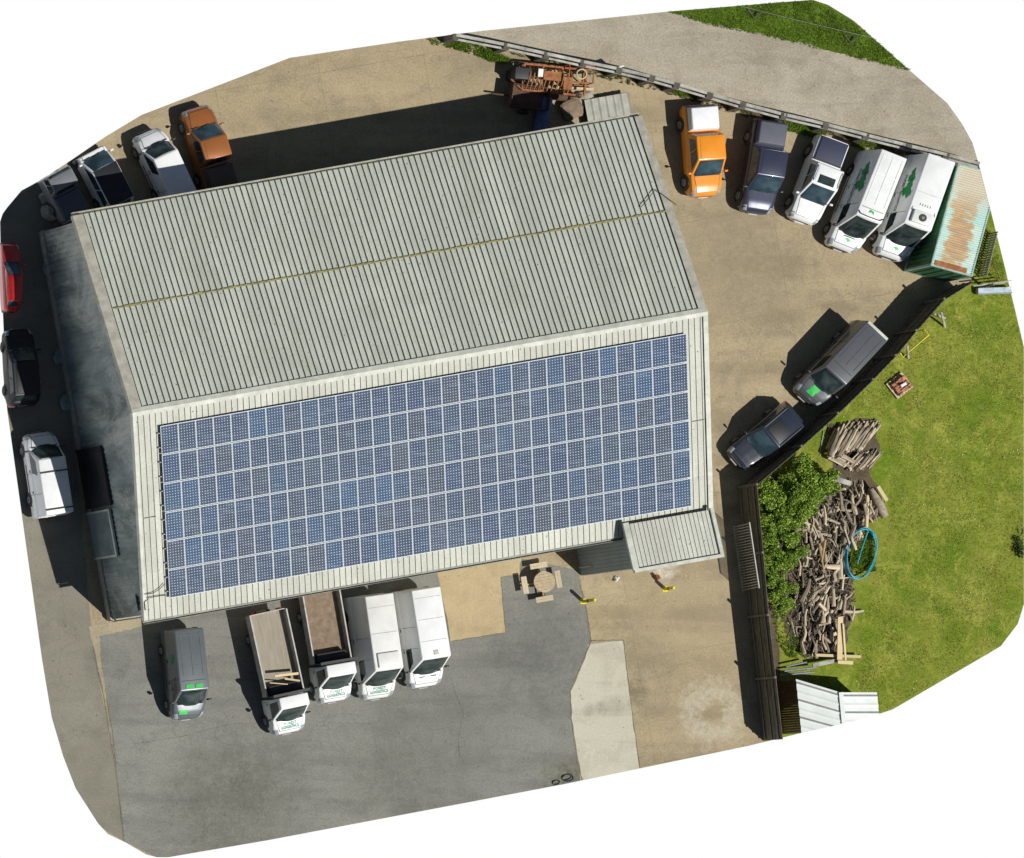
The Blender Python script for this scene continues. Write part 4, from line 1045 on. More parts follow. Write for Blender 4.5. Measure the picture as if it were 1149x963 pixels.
mb.box((v5['xf1'] - .3, 0, 2.57), (.25, .25, .03)); mb.build('roof_seam', m_alu, v5['root'])
for yy in (-.3, .35):
    mb = MB(); x = v5['xf0'] + .28; mb.box((x, yy, v5['top'](x, yy) + .015), (.07, .32, .02)); mb.build('bonnet_vent', m_trim, v5['root'])

# top left row
vehicle('pickup', 226, 170, (-26, -86), 'copper orange pickup nosed away from the warehouse wall', COPPER, 5.0, 1.85, 1.78, coverm=m_copperc, name='pickup_truck', cat='pickup', glass=m_glassb, canopy=1.6)
vehicle('van', 176, 192, (-36, -78), 'small white car derived van parked beside the copper pickup', WHITE, 4.7, 1.8, 1.8, rearglass=False, name='van', ribs=False, narrow=.84)
k8 = vehicle('car', 108, 199, (-38, -74), 'white car with dark roof cut by the upper left edge', WHITE, 4.7, 1.8, 1.5, roofm=BLK, name='parked_car', cat='car', glass=m_glassb); clip_thing(k8['root'], .9)
k9 = vehicle('pickup', 57, 206, (-38, -72), 'slate grey pickup with dark bed cover at the upper left edge', paint('slate_paint', (.16, .17, .18), .35, .4), 4.6, 1.75, 1.6, coverm=m_slatecover, name='pickup_truck', cat='pickup'); clip_thing(k9['root'], .9)
k10 = vehicle('car', 0, 313, (2, -60), 'red hatchback cut by the left edge', REDP, 3.9, 1.7, 1.45, name='parked_car', cat='car', glass=m_glassb); clip_thing(k10['root'], .5)
k11 = vehicle('car', 17, 414, (-6, -82), 'black saloon car parked in the deep shade of the gable wall', BLK, 4.4, 1.75, 1.42, name='parked_car', cat='car'); clip_thing(k11['root'], .6)
k12 = vehicle('van', 44, 534, (-13, -86), 'white van half lit by a stripe of sun beside the gable wall', WHITE, 4.9, 1.9, 1.95, rearglass=False, name='van', ribs=False, narrow=.84)
for xx in (k12['xf1'] - .75, k12['xr1'] + .3):
    mb = MB(); mb.box((xx, 0, 2.0), (.07, 1.6, .06)); mb.build('roof_bar', m_trim, k12['root'])

# right row
vehicle('pickup', 779, 172, (8, 100), 'bright orange pickup with a white covered bed', ORANGE, 5.2, 1.9, 1.78, coverm=M('white_canopy', (.75, .76, .76), .6, var=.06), canopy=1.42, name='pickup_truck', cat='pickup', glass=m_glassb)
v14 = vehicle('pickup', 847, 190, (-15, 98), 'navy blue pickup with slate blue bed cover', NAVY, 5.3, 1.9, 1.8, coverm=m_slatecover, name='pickup_truck', cat='pickup', glass=m_glassb, canopy=1.35)
v15 = vehicle('pickup', 908, 205, (-33, 88), 'white pickup with dark navy bed cover and a glass sunroof', WHITE, 5.0, 1.88, 1.8, coverm=m_navycover, name='pickup_truck', cat='pickup', glass=m_glassb, sunroof=True, rails=True)
v16 = vehicle('van', 955, 230, (-38, 96), 'white panel van with roof ribs and dark lettering, beside the white pickup', WHITE, 5.7, 2.0, 2.5, narrow=.78, rearglass=False, name='van')
v17 = vehicle('van', 1008, 237, (-36, 102), 'white panel van with round cooling fan on its roof, next to the rusty container', WHITE, 5.9, 2.05, 2.6, narrow=.80, rearglass=False, name='van', ribs=False)
for I, zz in ((v16, 1.85), (v17, 1.9)):
    for (cx_, r_) in ((-1.55, .30), (-.75, .42)):
        pts = []
        for k in range(26):
            a = 2 * PI * k / 26; q = r_ * (1 + .28 * math.sin(3 * a + cx_) + .16 * math.sin(7 * a)); pts.append((cx_ + q * 1.25 * math.cos(a), zz + q * .8 * math.sin(a)))
        flatplate(I, pts, m_greend, 'green_emblem', 'side')
    def sidef(a, b_, I=I):
        z = 1.42 + b_; return Vector((-.55 + a, -(I['wb'] + (I['wt'] - I['wb']) * (z - I['zb']) / (I['zt'] - I['zb'])) - .022, z))
    surf_text('FOREST LOGISTICS', .26, 0, 0, sidef, I['root'], m_ink)
    xc = I['h'] - .5
    flatplate(I, [(xc, -.2), (xc + .03, -.05), (xc + .1, .02), (xc + .02, .2), (xc - .06, .1), (xc - .1, -.05)], m_green, 'green_emblem')
r16 = v16['root']
mb = MB()
pts = [(v16['xf1'] - .12, -.75), (v16['xf1'] + .02, -.6), (v16['xf1'] + .05, 0), (v16['xf1'] + .02, .6), (v16['xf1'] - .12, .75)]
mb.tube([(x - .12, y, 2.54) for x, y in pts], .03, 6); mb.build('light_bar', m_trim, r16)
flatplate(v16, [(v16['xf1'] - .3, -.16), (v16['xf1'] - .36, 0), (v16['xf1'] - .28, .18), (v16['xf1'] - .45, .1), (v16['xf1'] - .5, -.1)], m_green, 'green_emblem', 'roof')
r17 = v17['root']; xc = v17['xf1'] - .5
mb = MB(); mb.box((xc, 0, 2.68), (.72, 1.15, .18)); fu = mb.build('cooling_unit', WHITE2, r17, bevel=.05)
mb = MB(); mb.tube([(xc, .0, 2.76), (xc, .0, 2.80)], .22, 20); fn = mb.build('fan', m_trim, fu)
mb = MB(); mb.tube([(xc, 0, 2.80), (xc, 0, 2.82)], .08, 14)
mb.build('fan_hub', m_rim, fu)
for i, (dx, dy) in enumerate([(-.75, -.3), (-.75, -.15), (-.75, 0), (-.75, .15), (-.75, .3), (-.35, -.7), (-.35, .7), (-.45, -.66), (-.45, .66)]):
    mb = MB(); mb.box((xc + dx, dy, 2.618), (.14, .022, .02)); mb.build('roof_vent', m_alu, r17)
mb = MB(); mb.box((-.6, 0, 2.615), (.02, 1.4, .012)); mb.build('roof_seam', m_alu, r17)
for yy in (-.05,):
    mb = MB(); x = v16['xf0'] + .22; mb.box((x, 0, v16['top'](x, 0) + .012), (.06, .7, .02)); mb.build('bonnet_vent', m_trim, r16)

v18 = vehicle('van', 929, 411, (-69, 74), 'dark grey van with a bright green bonnet square beside the dark fence', DGREY, 5.25, 1.95, 1.97, rearglass=False, name='van', narrow=.84)
hh = v18['h']; flatplate(v18, [(hh - .22, -.30), (hh - .22, .18), (hh - .72, .22), (hh - .72, -.28)], m_green, 'green_square')
mb = MB(); mb.box((v18['xr1'] + .06, 0, 1.99), (.16, 1.5, .03)); mb.build('spoiler', m_flash, v18['root'], bevel=.01)
v19 = vehicle('car', 851, 491, (-58, 49), 'blue black estate car with silver roof rails beside the dark fence', BLACKB, 4.4, 1.8, 1.6, rails=True, name='parked_car', cat='car', glass=m_glassb, roofm=BLACKB)
mb = MB(); mb.box((v19['xf1'] - .65, 0, 1.622), (1.0, 1.0, .02)); mb.build('sunroof', BLK, v19['root'], bevel=.008)

# ------------------------------------------------------------------ shipping container
ca = Vector((24.223, 14.993)); cb_ = Vector((22.649, 9.193)); cc_ = Vector((25.0, 8.452))
cen = (ca + cc_) / 2; crz = math.atan2(ca.y - cb_.y, ca.x - cb_.x) + PI      # +x local points to the near (lower) end
ct = empty('shipping_container', (cen.x, cen.y, 0), crz, 'rusty turquoise steel shipping container beside the refrigerated van', 'container')
mb = MB(); n = 46; V = []; F = []
for i in range(n * 4 + 1):
    x = -3.0 + 6.0 * i / (n * 4); z = 2.56 + (.035 if i % 4 in (1, 2) else 0)
    V += [(x, -1.18, z), (x, 1.18, z)]
mb.add(V, [(2 * i, 2 * i + 2, 2 * i + 3, 2 * i + 1) for i in range(n * 4)]); mb.build('roof', m_cont, ct)
mb = MB()
for sg in (-1, 1):
    mb.box((0, sg * 1.19, 2.56), (6.06, .08, .10)); mb.box((0, sg * 1.19, .1), (6.06, .08, .16))
    mb.box((sg * 2.99, 0, 2.56), (.09, 2.3, .10)); mb.box((sg * 2.99, 0, .1), (.09, 2.3, .16))
    for s2 in (-1, 1): mb.box((sg * 2.97, s2 * 1.18, 1.32), (.13, .12, 2.6))
mb.build('frame', M('pale_turquoise', (.30, .44, .38), .7, var=.3, scale=3, dirt=(.30, .2, .12), dirt_amt=.6), ct)
for sg in (-1, 1):
    mb = MB(); V = []; N = 84
    for i in range(N + 1):
        x = -2.92 + 5.84 * i / N; V += [(x, sg * (1.16 + (.03 if i % 4 in (1, 2) else 0)), .15), (x, sg * (1.16 + (.03 if i % 4 in (1, 2) else 0)), 2.52)]
    mb.add(V, [(2 * i, 2 * i + 2, 2 * i + 3, 2 * i + 1) for i in range(N)]); mb.build('side_panel', m_contside, ct)
for s2 in (-1, 1):
    mb = MB(); mb.box((3.01, s2 * .55, 1.33), (.05, 1.08, 2.3)); dr = mb.build('door', m_contside, ct)
    mb = MB()
    for k in (-.25, .25): mb.tube([(3.06, s2 * .55 + k, .3), (3.06, s2 * .55 + k, 2.4)], .02, 6)
    mb.build('lock_rod', m_rustd, dr)
mb = MB(); mb.box((-3.0, 0, 1.33), (.04, 2.2, 2.3)); mb.build('end_panel', m_contside, ct)
mb = MB(); mb.box((2.8, -.1, 2.605), (.3, 1.9, .012)); mb.build('rusty_lintel', m_rust, ct)
clip_thing(ct, 2.6)

# ------------------------------------------------------------------ roadside rail fence
path = [(510,40),(567,51),(612,61),(653,70),(693,78),(730,87),(758,95),(795,106),(832,117),(878,129),(925,140),(970,152),(1018,164),(1060,174),(1097,184)]
pw = [Vector((*P(u, v_, 1.05), 0)) for u, v_ in path]
rf = empty('rail_fence', tuple(pw[0]), 0, 'weathered timber post and rail fence between the yard and the gravel track', 'fence')
O0 = pw[0]
def along(p, d):
    return p
tot = []
for i in range(len(pw) - 1):
    a, b_ = pw[i] - O0, pw[i + 1] - O0
    for z, dy, w_, hgt in ((1.22, 0, .17, .05), (1.14, -.22, .12, .05), (.82, .16, .05, .2), (.42, .16, .05, .2)):
        nrm = Vector((-(b_ - a).y, (b_ - a).x, 0)).normalized(); mb = MB()
        mb.bar(a + nrm * dy + Vector((0, 0, z + random.uniform(-.02, .02))), b_ + nrm * dy + Vector((0, 0, z + random.uniform(-.02, .02))), w_, hgt)
        mb.build('rail', m_rail, rf)
    seg = (b_ - a).length; k = max(1, round(seg / 2.2))
    for j in range(k):
        p = a.lerp(b_, j / k); nrm = Vector((-(b_ - a).y, (b_ - a).x, 0)).normalized()
        q = p - nrm * .10; mb = MB(); ra = math.atan2((b_ - a).y, (b_ - a).x)
        mb.box((q.x, q.y, .6), (.34, .34, 1.3), rz=ra); mb.build('post', m_raild, rf)
clip_thing(rf, .8)
# kerb boards along it
mb = MB()
for i in range(len(pw) - 1):
    a, b_ = pw[i], pw[i + 1]; nrm = Vector((-(b_ - a).y, (b_ - a).x, 0)).normalized() * .2
    mb.bar(a + nrm + Vector((0, 0, .1)), b_ + nrm + Vector((0, 0, .1)), .18, .2)
kb = tag(mb.build('sleeper_edging', m_raild), 'dark timber sleeper edging along the track side of the rail fence', 'edging'); clip_thing(kb, .1)
# leaning white plate on the fence
mb = MB(); p = V3(694, 76, 1.0); mb.box((p.x, p.y, .95), (.45, .08, .5), rz=.3); tag(mb.build('fence_plate', m_bag), 'small white plate fixed on the rail fence beside the rusty implement', 'plate')

# ------------------------------------------------------------------ tall dark fence
ftop = [(879,832),(871,760),(863,690),(857,620),(850,545),(900,502),(941,465),(980,427),(1006,400),(1029,372),(1060,337),(1094,316)]
fz = 2.0
fp = [Vector((*P(u, v_, fz), 0)) for u, v_ in ftop]
tf = empty('close_board_fence', tuple(fp[4]), 0, 'tall dark close boarded timber fence separating the yard from the lawn', 'fence')
for i in range(len(fp) - 1):
    a, b_ = fp[i] - fp[4], fp[i + 1] - fp[4]; d = (b_ - a).normalized(); nrm = Vector((-d.y, d.x, 0)); ra = math.atan2(d.y, d.x); L_ = (b_ - a).length
    if nrm.x > 0: nrm = -nrm                                # towards the yard
    for k, (z0_, z1_) in enumerate(((-.02, .69), (.69, 1.33), (1.33, 1.96))):
        mb = MB(); n_ = int(L_ / .15) if i >= 4 else 1
        for j in range(n_):
            c_ = a.lerp(b_, (j + .5) / n_); mb.box((c_.x + nrm.x * (.0 + .012 * (j % 2)), c_.y + nrm.y * (.0 + .012 * (j % 2)), (z0_ + z1_) / 2), (L_ / n_ + .004, .03 + .02 * (k % 2), z1_ - z0_), rz=ra)
        mb.build('board_panel', m_fence, tf)
    for z in (.35, 1.0, 1.66):
        mb = MB(); mb.bar(a + nrm * .05 + Vector((0, 0, z)), b_ + nrm * .05 + Vector((0, 0, z)), .05, .09); mb.build('rail', m_fpost, tf)
    k = max(1, round(L_ / 2.6))
    for j in range(k):
        p = a.lerp(b_, j / k) + nrm * .09; mb = MB(); mb.box((p.x, p.y, 1.04), (.12, .12, 2.08), rz=ra); mb.build('post', m_fpost, tf)
clip_thing(tf, 1.0)
# galvanised rack on the fence
rk = empty('metal_rack', V3(826, 592, 0), 0, 'galvanised slatted rack hanging on the dark fence', 'rack')
o0 = rk.location
mb = MB(); sl = MB()
a0, a1 = V3(826, 590, .3), V3(837, 664, .3); b0, b1 = V3(844, 586, 2.0), V3(855, 660, 2.0)
sh = Vector((-.16, 0, 0))
for (p, q) in ((a0, a1), (b0, b1)): mb.bar(p + sh - o0, q + sh - o0, .05, .05)
mb.build('rack_frame', m_steel, rk)
for k in range(24):
    f = (k + .5) / 24; s2 = MB(); s2.bar(a0.lerp(a1, f) + sh - o0, b0.lerp(b1, f) + sh - o0, .05, .03); s2.build('slat', m_steel, rk)

# ------------------------------------------------------------------ picket fence by container, low rails, trough
pk = empty('picket_fence', V3(1098, 312, 0), 0, 'short pale picket fence behind the rusty container', 'fence'); o0 = pk.location
A_, B_ = V3(1099, 310, 0), V3(1122, 218, 0)
for z in (.25, .6):
    mb = MB(); mb.bar(A_ + Vector((0, 0, z)) - o0, B_ + Vector((0, 0, z)) - o0, .04, .07); mb.build('rail', m_fpost, pk)
for k in range(34):
    p = A_.lerp(B_, k / 33) - o0; mb = MB(); mb.box((p.x - .04, p.y, .4), (.03, .085, .8)); mb.build('picket', m_rail, pk)
clip_thing(pk, .6)
pr = empty('paddock_rails', V3(1100, 322, 0), 0, 'low dark three rail fence running to the right edge', 'fence'); o0 = pr.location
for z, dv in ((1.0, 0), (.7, 2), (.4, 4)):
    mb = MB(); mb.bar(V3(1092, 321 + dv * .1, z) - o0 , V3(1140, 314 + dv * .6, z) - o0, .04, .07); mb.build('rail', m_rail, pr)
for u in (1102, 1126):
    mb = MB(); p = V3(u, 322, 0) - o0; mb.box((p.x, p.y, .55), (.1, .1, 1.1)); mb.build('post', m_fpost, pr)
clip_thing(pr, .7)
tr = empty('water_trough', V3(1115, 327, 0), R(2), 'long pale galvanised trough beside the paddock rails', 'trough')
mb = MB(); mb.box((0, 0, .12), (2.2, .34, .03)); mb.box((0, .17, .24), (2.2, .03, .24)); mb.box((0, -.17, .24), (2.2, .03, .24)); mb.box((1.1, 0, .24), (.03, .34, .24)); mb.box((-1.1, 0, .24), (.03, .34, .24)); mb.build('tub', m_steel, tr)
mb = MB(); mb.box((0, 0, .30), (2.1, .3, .01)); mb.build('water_surface', M('trough_water', (.45, .55, .6), .15, var=.3), tr)
clip_thing(tr, .2)

# ------------------------------------------------------------------ picnic table
pt = empty('picnic_table', V3(603, 654, 0), TH, 'round timber picnic table with four attached benches', 'picnic table')
mb = MB()
rt = .62
for k in range(7):
    y = -rt + (k + .5) * 2 * rt / 7; hx = math.sqrt(max(0, rt * rt - y * y)); hx = max(hx, .25)
    y0_, y1_ = y - rt / 7 + .006, y + rt / 7 - .006
    xa = math.sqrt(max(.01, rt * rt - y0_ * y0_)); xb = math.sqrt(max(.01, rt * rt - y1_ * y1_))
    mb.prism([(-xa, y0_), (xa, y0_), (xb, y1_), (-xb, y1_)], .74, .78)
mb.build('tabletop', m_tabletop, pt)
for k in range(4):
    a = k * PI / 2; d = Vector((math.cos(a), math.sin(a), 0)); q = d * .98; mb = MB()
    for o_ in (-.08, .08): mb.box((q.x + d.x * o_, q.y + d.y * o_, .45), (.15, 1.0, .04), rz=a)
    mb.build('bench_seat', m_bench, pt)
    mb = MB(); mb.bar((0, 0, .40), q + Vector((0, 0, .40)) + d * .1, .09, .05)
    s_ = Vector((-d.y, d.x, 0))
    mb.bar(d * .25 + Vector((0, 0, .0)), d * .45 + Vector((0, 0, .74)), .09, .05); mb.bar(q + Vector((0, 0, 0)), q + Vector((0, 0, .42)), .09, .09)
    mb.build('leg', m_wood2, pt)
# bollards
for (u, v_, lab, hgt) in ((654, 675, 'yellow steel bollard nearest the picnic table', 1.3), (746, 661, 'yellow steel bollard below the porch annex', .95)):
    b_ = empty('bollard', V3(u, v_, 0), 0, lab, 'bollard')
    mb = MB(); mb.tube([(0, 0, 0), (0, 0, hgt - .08), (0, 0, hgt)], [.10, .10, .07], 14); mb.build('post', m_yel, b_, smooth=True)
    mb = MB(); mb.tube([(0, 0, hgt * .45), (0, 0, hgt * .55)], .104, 14); mb.build('black_band', m_trim, b_)
    mb = MB(); mb.box((0, 0, .015), (.3, .3, .03)); mb.build('base_plate', m_yel, b_)
# litter by the annex
mb = MB()
for k in range(3): mb.tube([(random.uniform(-.1, .1), random.uniform(-.1, .1), .02), (random.uniform(-.15, .15), random.uniform(-.15, .15), .2)], [.12, .05], 6)
o = mb.build('plastic_bag', m_bag); o.location = V3(692, 650, 0); tag(o, 'crumpled white plastic bag below the annex wall', 'bag')
mb = MB(); mb.box((0, 0, .16), (.16, .3, .32), rz=.4); mb.box((.06, 0, .34), (.1, .2, .05), rz=.4)
o = mb.build('fire_bucket', m_rust, bevel=.02); o.location = V3(735, 648, 0); tag(o, 'small rusty red bin just left of the second bollard', 'bin')
# black cable loops at lower edge
mb = MB()
for (u, v_, r1, r2, ph) in ((637, 873, .32, .2, 0), (636, 872, .27, .17, .4), (624, 878, .2, .13, .2)):
    c_ = V3(u, v_, .04); mb.tube([(c_.x + r1 * math.cos(a), c_.y + r2 * math.sin(a + ph), .04 + .02 * math.sin(3 * a)) for a in np.linspace(0, 2 * PI, 22)], .03, 6)
o = tag(mb.build('rubber_hose', m_blk), 'tangled black rubber hose on the lower edge of the tarmac', 'hose'); clip_thing(o, 0)

# ------------------------------------------------------------------ log stack and branch heap
def branch_mesh(L_, r_, bend, n=5, sides=7):
    mb = MB(); pts = []; rs = []
    for i in range(n + 1):
        f = i / n - .5; pts.append((f * L_, bend * math.sin(f * 4 + bend * 9) + random.uniform(-.01, .01), bend * .4 * math.cos(f * 5))); rs.append(r_ * (1.05 - .35 * (f + .5)) * random.uniform(.9, 1.1))
    mb.tube(pts, rs, sides); me_o = mb.build('log', m_wood, smooth=True, angle=50); return me_o
logs = [branch_mesh(random.uniform(1.1, 1.7), random.uniform(.05, .08), .02) for _ in range(6)]
brs = [branch_mesh(random.uniform(.5, 1.5), random.choice((.035, .05, .06, .08, .1, .13)), random.uniform(.01, .12), sides=6) for _ in range(22)]
used = set()
def put(src, nm, u, v_, z, yaw, tilt, roll, label, grp, cat, mat=None, sc=1):
    o = src if src not in used else src.copy()
    if src in used: COL.objects.link(o)
    used.add(src); o.name = nm
    o.location = V3(u, v_, z); o.rotation_euler = (roll, tilt, yaw); o.scale = (sc, sc, sc)
    tag(o, label, cat, grp)
for k in range(92):
    f = k % 23 / 22; layer = k // 23
    u = 934 + f * 43 + random.uniform(-2, 2); v_ = 492 - f * 8 + random.uniform(-3, 3) + layer * 2
    put(random.choice(logs), 'log', u, v_, .1 + .13 * layer, R(66 - f * 14 + random.uniform(-5, 5)), random.uniform(-.05, .05), random.uniform(0, 6),
        'long bleached log laid in the neat upper log stack', 'logs in the neat upper stack', 'log', sc=1.18)
for k in range(60):
    f = k % 20 / 19; layer = k // 20
    u = 938 + f * 44 + random.uniform(-3, 3); v_ = 520 - f * 6 + random.uniform(-3, 3) + layer
    yaw = R(-25 + random.uniform(-8, 8)) if f < .4 else R(52 + random.uniform(-8, 8))
    put(random.choice(logs), 'log', u, v_ - (4 if f < .4 else 0), .1 + .12 * layer, yaw, random.uniform(-.05, .05), random.uniform(0, 6),
        'weathered log splayed at the lower side of the neat stack', 'logs splayed below the neat stack', 'log', sc=.85)
heap = [(950, 560, 26), (930, 585, 30), (920, 610, 32), (915, 640, 30), (920, 665, 34), (925, 690, 34), (915, 712, 28), (975, 570, 14), (955, 600, 12)]
for k in range(298):
    hx_, hy_, hr = random.choice(heap); a = random.uniform(0, 2 * PI); q = hr * math.sqrt(random.random())
    u, v_ = hx_ + q * math.cos(a), hy_ + q * math.sin(a) * .75
    z = .12 + .75 * (1 - q / hr) * random.uniform(.2, 1)
    base_ = 95 if hy_ < 660 else 60 + (v_ - 660) * .6
    if random.random() < .25: base_ = random.uniform(0, 180)
    put(random.choice(brs), 'branch', u, v_, z, R(base_ + random.uniform(-28, 28)), random.uniform(-.3, .3), random.uniform(0, 6),
        'short grey branch in the tangled heap between lawn and fence', 'branches in the tangled heap', 'branch', sc=random.uniform(.6, 1))
for s_ in logs + brs:
    if s_ not in used: bpy.data.objects.remove(s_)
mb = MB()
for k in range(1300):
    hx_, hy_, hr = random.choice(heap); a = random.uniform(0, 2 * PI); q = hr * 1.12 * math.sqrt(random.random())
    u, v_ = hx_ + q * math.cos(a), hy_ + q * math.sin(a) * .8
    z = .03 + .5 * max(0, 1 - q / hr) * random.random(); p = V3(u, v_, z); yaw = R(random.gauss(85, 45)); L_ = random.uniform(.12, .4)
    d = Vector((math.cos(yaw), math.sin(yaw), random.uniform(-.3, .3))) * L_
    mb.tube([p - d, p + Vector((random.uniform(-.05, .05), random.uniform(-.05, .05), 0)), p + d], [random.uniform(.012, .035)] * 3, 4)
tag(mb.build('brushwood', m_wood), 'fine brushwood and bark scattered through the tangled heap', 'brushwood', kind='stuff')
# big split trunk and slabs
mb = MB(); p, q = V3(978, 548, .35), V3(993, 580, .3)
mb.tube([p, p.lerp(q, .3), p.lerp(q, .7), q], [.17, .24, .26, .2], 10); tag(mb.build('tree_trunk', m_wood, smooth=True), 'thick split pale trunk on the lawn side of the branch heap', 'trunk')
mb = MB(); p, q = V3(973, 556, .5), V3(972, 592, .5); mb.tube([p, p.lerp(q, .5), q], [.08, .12, .1], 8); tag(mb.build('split_log', m_timber, smooth=True), 'orange tan split log beside the thick pale trunk', 'log')
mb = MB(); p, q = V3(933, 536, .6), V3(955, 543, .65); mb.bar(p, q, .28, .05); tag(mb.build('bark_slab', m_rail), 'pale flat bark slab at the top of the branch heap', 'slab')
mb = MB(); p, q = V3(985, 546, .75), V3(995, 562, .7); mb.bar(p, q, .2, .06); tag(mb.build('timber_offcut', m_timber), 'yellow offcut board leaning on the thick trunk', 'board')
for (a, b_, lab) in (((919, 610, .8), (924, 640, .8), 'ochre log lying upright in the middle of the branch heap'), ((926, 606, .8), (922, 630, .85), 'second ochre log touching the first in the branch heap')):
    mb = MB(); mb.tube([V3(*a), V3(*b_)], [.07, .06], 8); tag(mb.build('ochre_log', m_wood2, smooth=True), lab, 'log')
# planks and pipes
def plank(a, b_, w_, h_, mat, lab, nm='timber_plank', cat='plank'):
    mb = MB(); mb.bar(V3(*a), V3(*b_), w_, h_); tag(mb.build(nm, mat), lab, cat)
plank((943, 692, 1.0), (942, 742, .5), .3, .05, m_timber, 'wide yellow timber plank leaning upright on the branch heap')
plank((946, 700, 1.03), (949, 744, .55), .1, .04, m_timber, 'narrow yellow batten beside the wide plank')
plank((911, 735, .35), (966, 737, .35), .16, .05, m_timber, 'long yellow plank lying across above the white shed')
plank((940, 743, .62), (957, 744, .62), .2, .05, m_timber, 'short yellow board end under the wide plank')
plank((912, 747, .5), (944, 740, .4), .22, .05, m_rail, 'grey board sloping towards the yellow planks')
for k, (u0, v0, u1, v1_, lab) in enumerate(((882, 748, 905, 743, 'top steel pipe in the small bundle above the shed'), (880, 753, 915, 749, 'middle steel pipe in the small bundle above the shed'), (875, 758, 914, 754, 'lowest long steel pipe in the small bundle above the shed'))):
    mb = MB(); mb.tube([V3(u0, v0, .4), V3(u1, v1_, .4)], .05, 8); tag(mb.build('steel_pipe', M('dull_pipe', (.16, .19, .26), .5, var=.2), smooth=True), lab, 'pipe')
# blue pipe coil
mb = MB(); c_ = V3(966, 621, .35)
pts = []
for t in np.linspace(0, 2 * PI * 3.4, 130):
    k = t / (2 * PI); rx = .86 + .07 * math.sin(k * 2.3) - .05 * k * .3; ry = 1.5 + .05 * math.sin(k * 3.1) - .05 * (k % 1.7)
    px_, py_ = rx * math.cos(t + .8) + .04 * math.sin(k * 5), ry * math.sin(t + .8); ca_, sa_ = math.cos(-.22), math.sin(-.22)
    pts.append((c_.x + px_ * ca_ - py_ * sa_, c_.y + px_ * sa_ + py_ * ca_, .28 + .1 * math.sin(t * 1.7) + .03 * k))
mb.tube(pts, .029, 7); a, b_ = V3(962, 633, .35), V3(974, 596, .4)
mb.tube([a, a.lerp(b_, .5) + Vector((-.06, 0, .05)), b_], .033, 7); tag(mb.build('pipe_coil', m_hose, smooth=True, angle=60), 'loose coil of bright blue water pipe by the branch heap', 'pipe coil')

# ------------------------------------------------------------------ pallet of bricks, yellow frame, stakes
bc = V3(1008, 433, 0); brz = R(38)
pal = empty('pallet', bc, brz, 'timber pallet under the reclaimed bricks on the lawn', 'pallet')
for k in range(6):
    mb = MB(); mb.box((-.5 + k * .2, 0, .13), (.14, 1.1, .025)); mb.build('deck_board', m_bench, pal)
for y in (-.48, 0, .48):
    mb = MB(); mb.box((0, y, .06), (1.15, .09, .11)); mb.build('bearer', m_bench, pal)
mb = MB(); mb.box((0, 0, 0), (.215, .1, .065)); bk = mb.build('brick', m_brick); first = True
mm4 = Matrix.Translation(bc) @ Matrix.Rotation(brz, 4, 'Z')
for lay in range(4):
    for i in range(4):
        for j in range(7):
            if lay == 3 and (i in (1, 2) and j in (2, 3, 4)): continue
            if random.random() < (.04, .1, .2, .45)[lay]: continue
            o = bk if first else bk.copy()
            if not first: COL.objects.link(o)
            first = False
            o.location = mm4 @ Vector((-.36 + i * .235 + random.uniform(-.02, .02), -.36 + j * .115 + random.uniform(-.01, .01), .18 + lay * .068)); o.rotation_euler = (0, 0, brz + random.uniform(-.15, .15))
            tag(o, 'reclaimed red brick stacked on the pallet on the lawn', 'brick', 'bricks on the pallet')
mb = MB(); mb.box((0, 0, 0), (.34, .16, .08)); o = mb.build('concrete_block', m_bag, bevel=.01); o.location = mm4 @ Vector((.02, 0, .46)); o.rotation_euler = (0, 0, R(30)); tag(o, 'small white block on top of the brick pallet', 'block')
yf = empty('yellow_frame', V3(1026, 388, 0), 0, 'yellow tubular steel barrier frame leaning by the fence on the lawn', 'frame'); o0 = yf.location
mb = MB(); mb.tube([V3(1037, 370, .9) - o0, V3(1042, 376, .9) - o0, V3(1018, 396, .5) - o0, V3(1013, 401, .3) - o0, V3(1010, 396, .3) - o0], .045, 8); mb.build('top_tube', m_yel, yf, smooth=True)
for q_ in (V3(1037, 370, .9) - o0, V3(1010, 396, .3) - o0):
    mb = MB(); mb.tube([q_, (q_.x, q_.y, 0)], .04, 8); mb.build('leg', m_yel, yf)
for (a, b_, lab) in (((1019, 402, 0), (1018, 388, 1.5), 'grey timber stake leaning over the yellow frame'), ((1060, 367, 0), (1056, 350, 1.5), 'grey timber stake leaning on the fence above the yellow frame'), ((1060, 357, 0), (1048, 352, 1.0), 'short dark stake beside the upper leaning stake')):
    mb = MB(); mb.tube([V3(*a), V3(*b_)], [.07, .06], 7); tag(mb.build('stake', m_rail), lab, 'stake')
mb = MB(); mb.tube([V3(920, 508, .03), V3(924, 484, .05)], .035, 6); tag(mb.build('stake', m_rail), 'thin grey stick lying on the grass left of the log stack', 'stick')
# fence props on the lawn side are part of lawn clutter: two small thin hoops at the verge
for (u, v_, lab) in ((846, 17, 'dark wooden stake shadowed on the left of the verge'), (954, 45, 'dark wooden stake on the right of the verge')):
    mb = MB(); mb.tube([V3(u - 7, v_ - 6, .05), V3(u, v_ + 3, .1), V3(u + 8, v_ - 3, .25)], .05, 6); tag(mb.build('fallen_stake', m_raild), lab, 'stake')
mb = MB(); mb.tube([V3(832, 7, .7), V3(900, 24, .72), V3(981, 43, .7)], .012, 5)
fw = tag(mb.build('fence_wire', m_steel), 'thin bright fence wire running over the verge grass', 'wire')

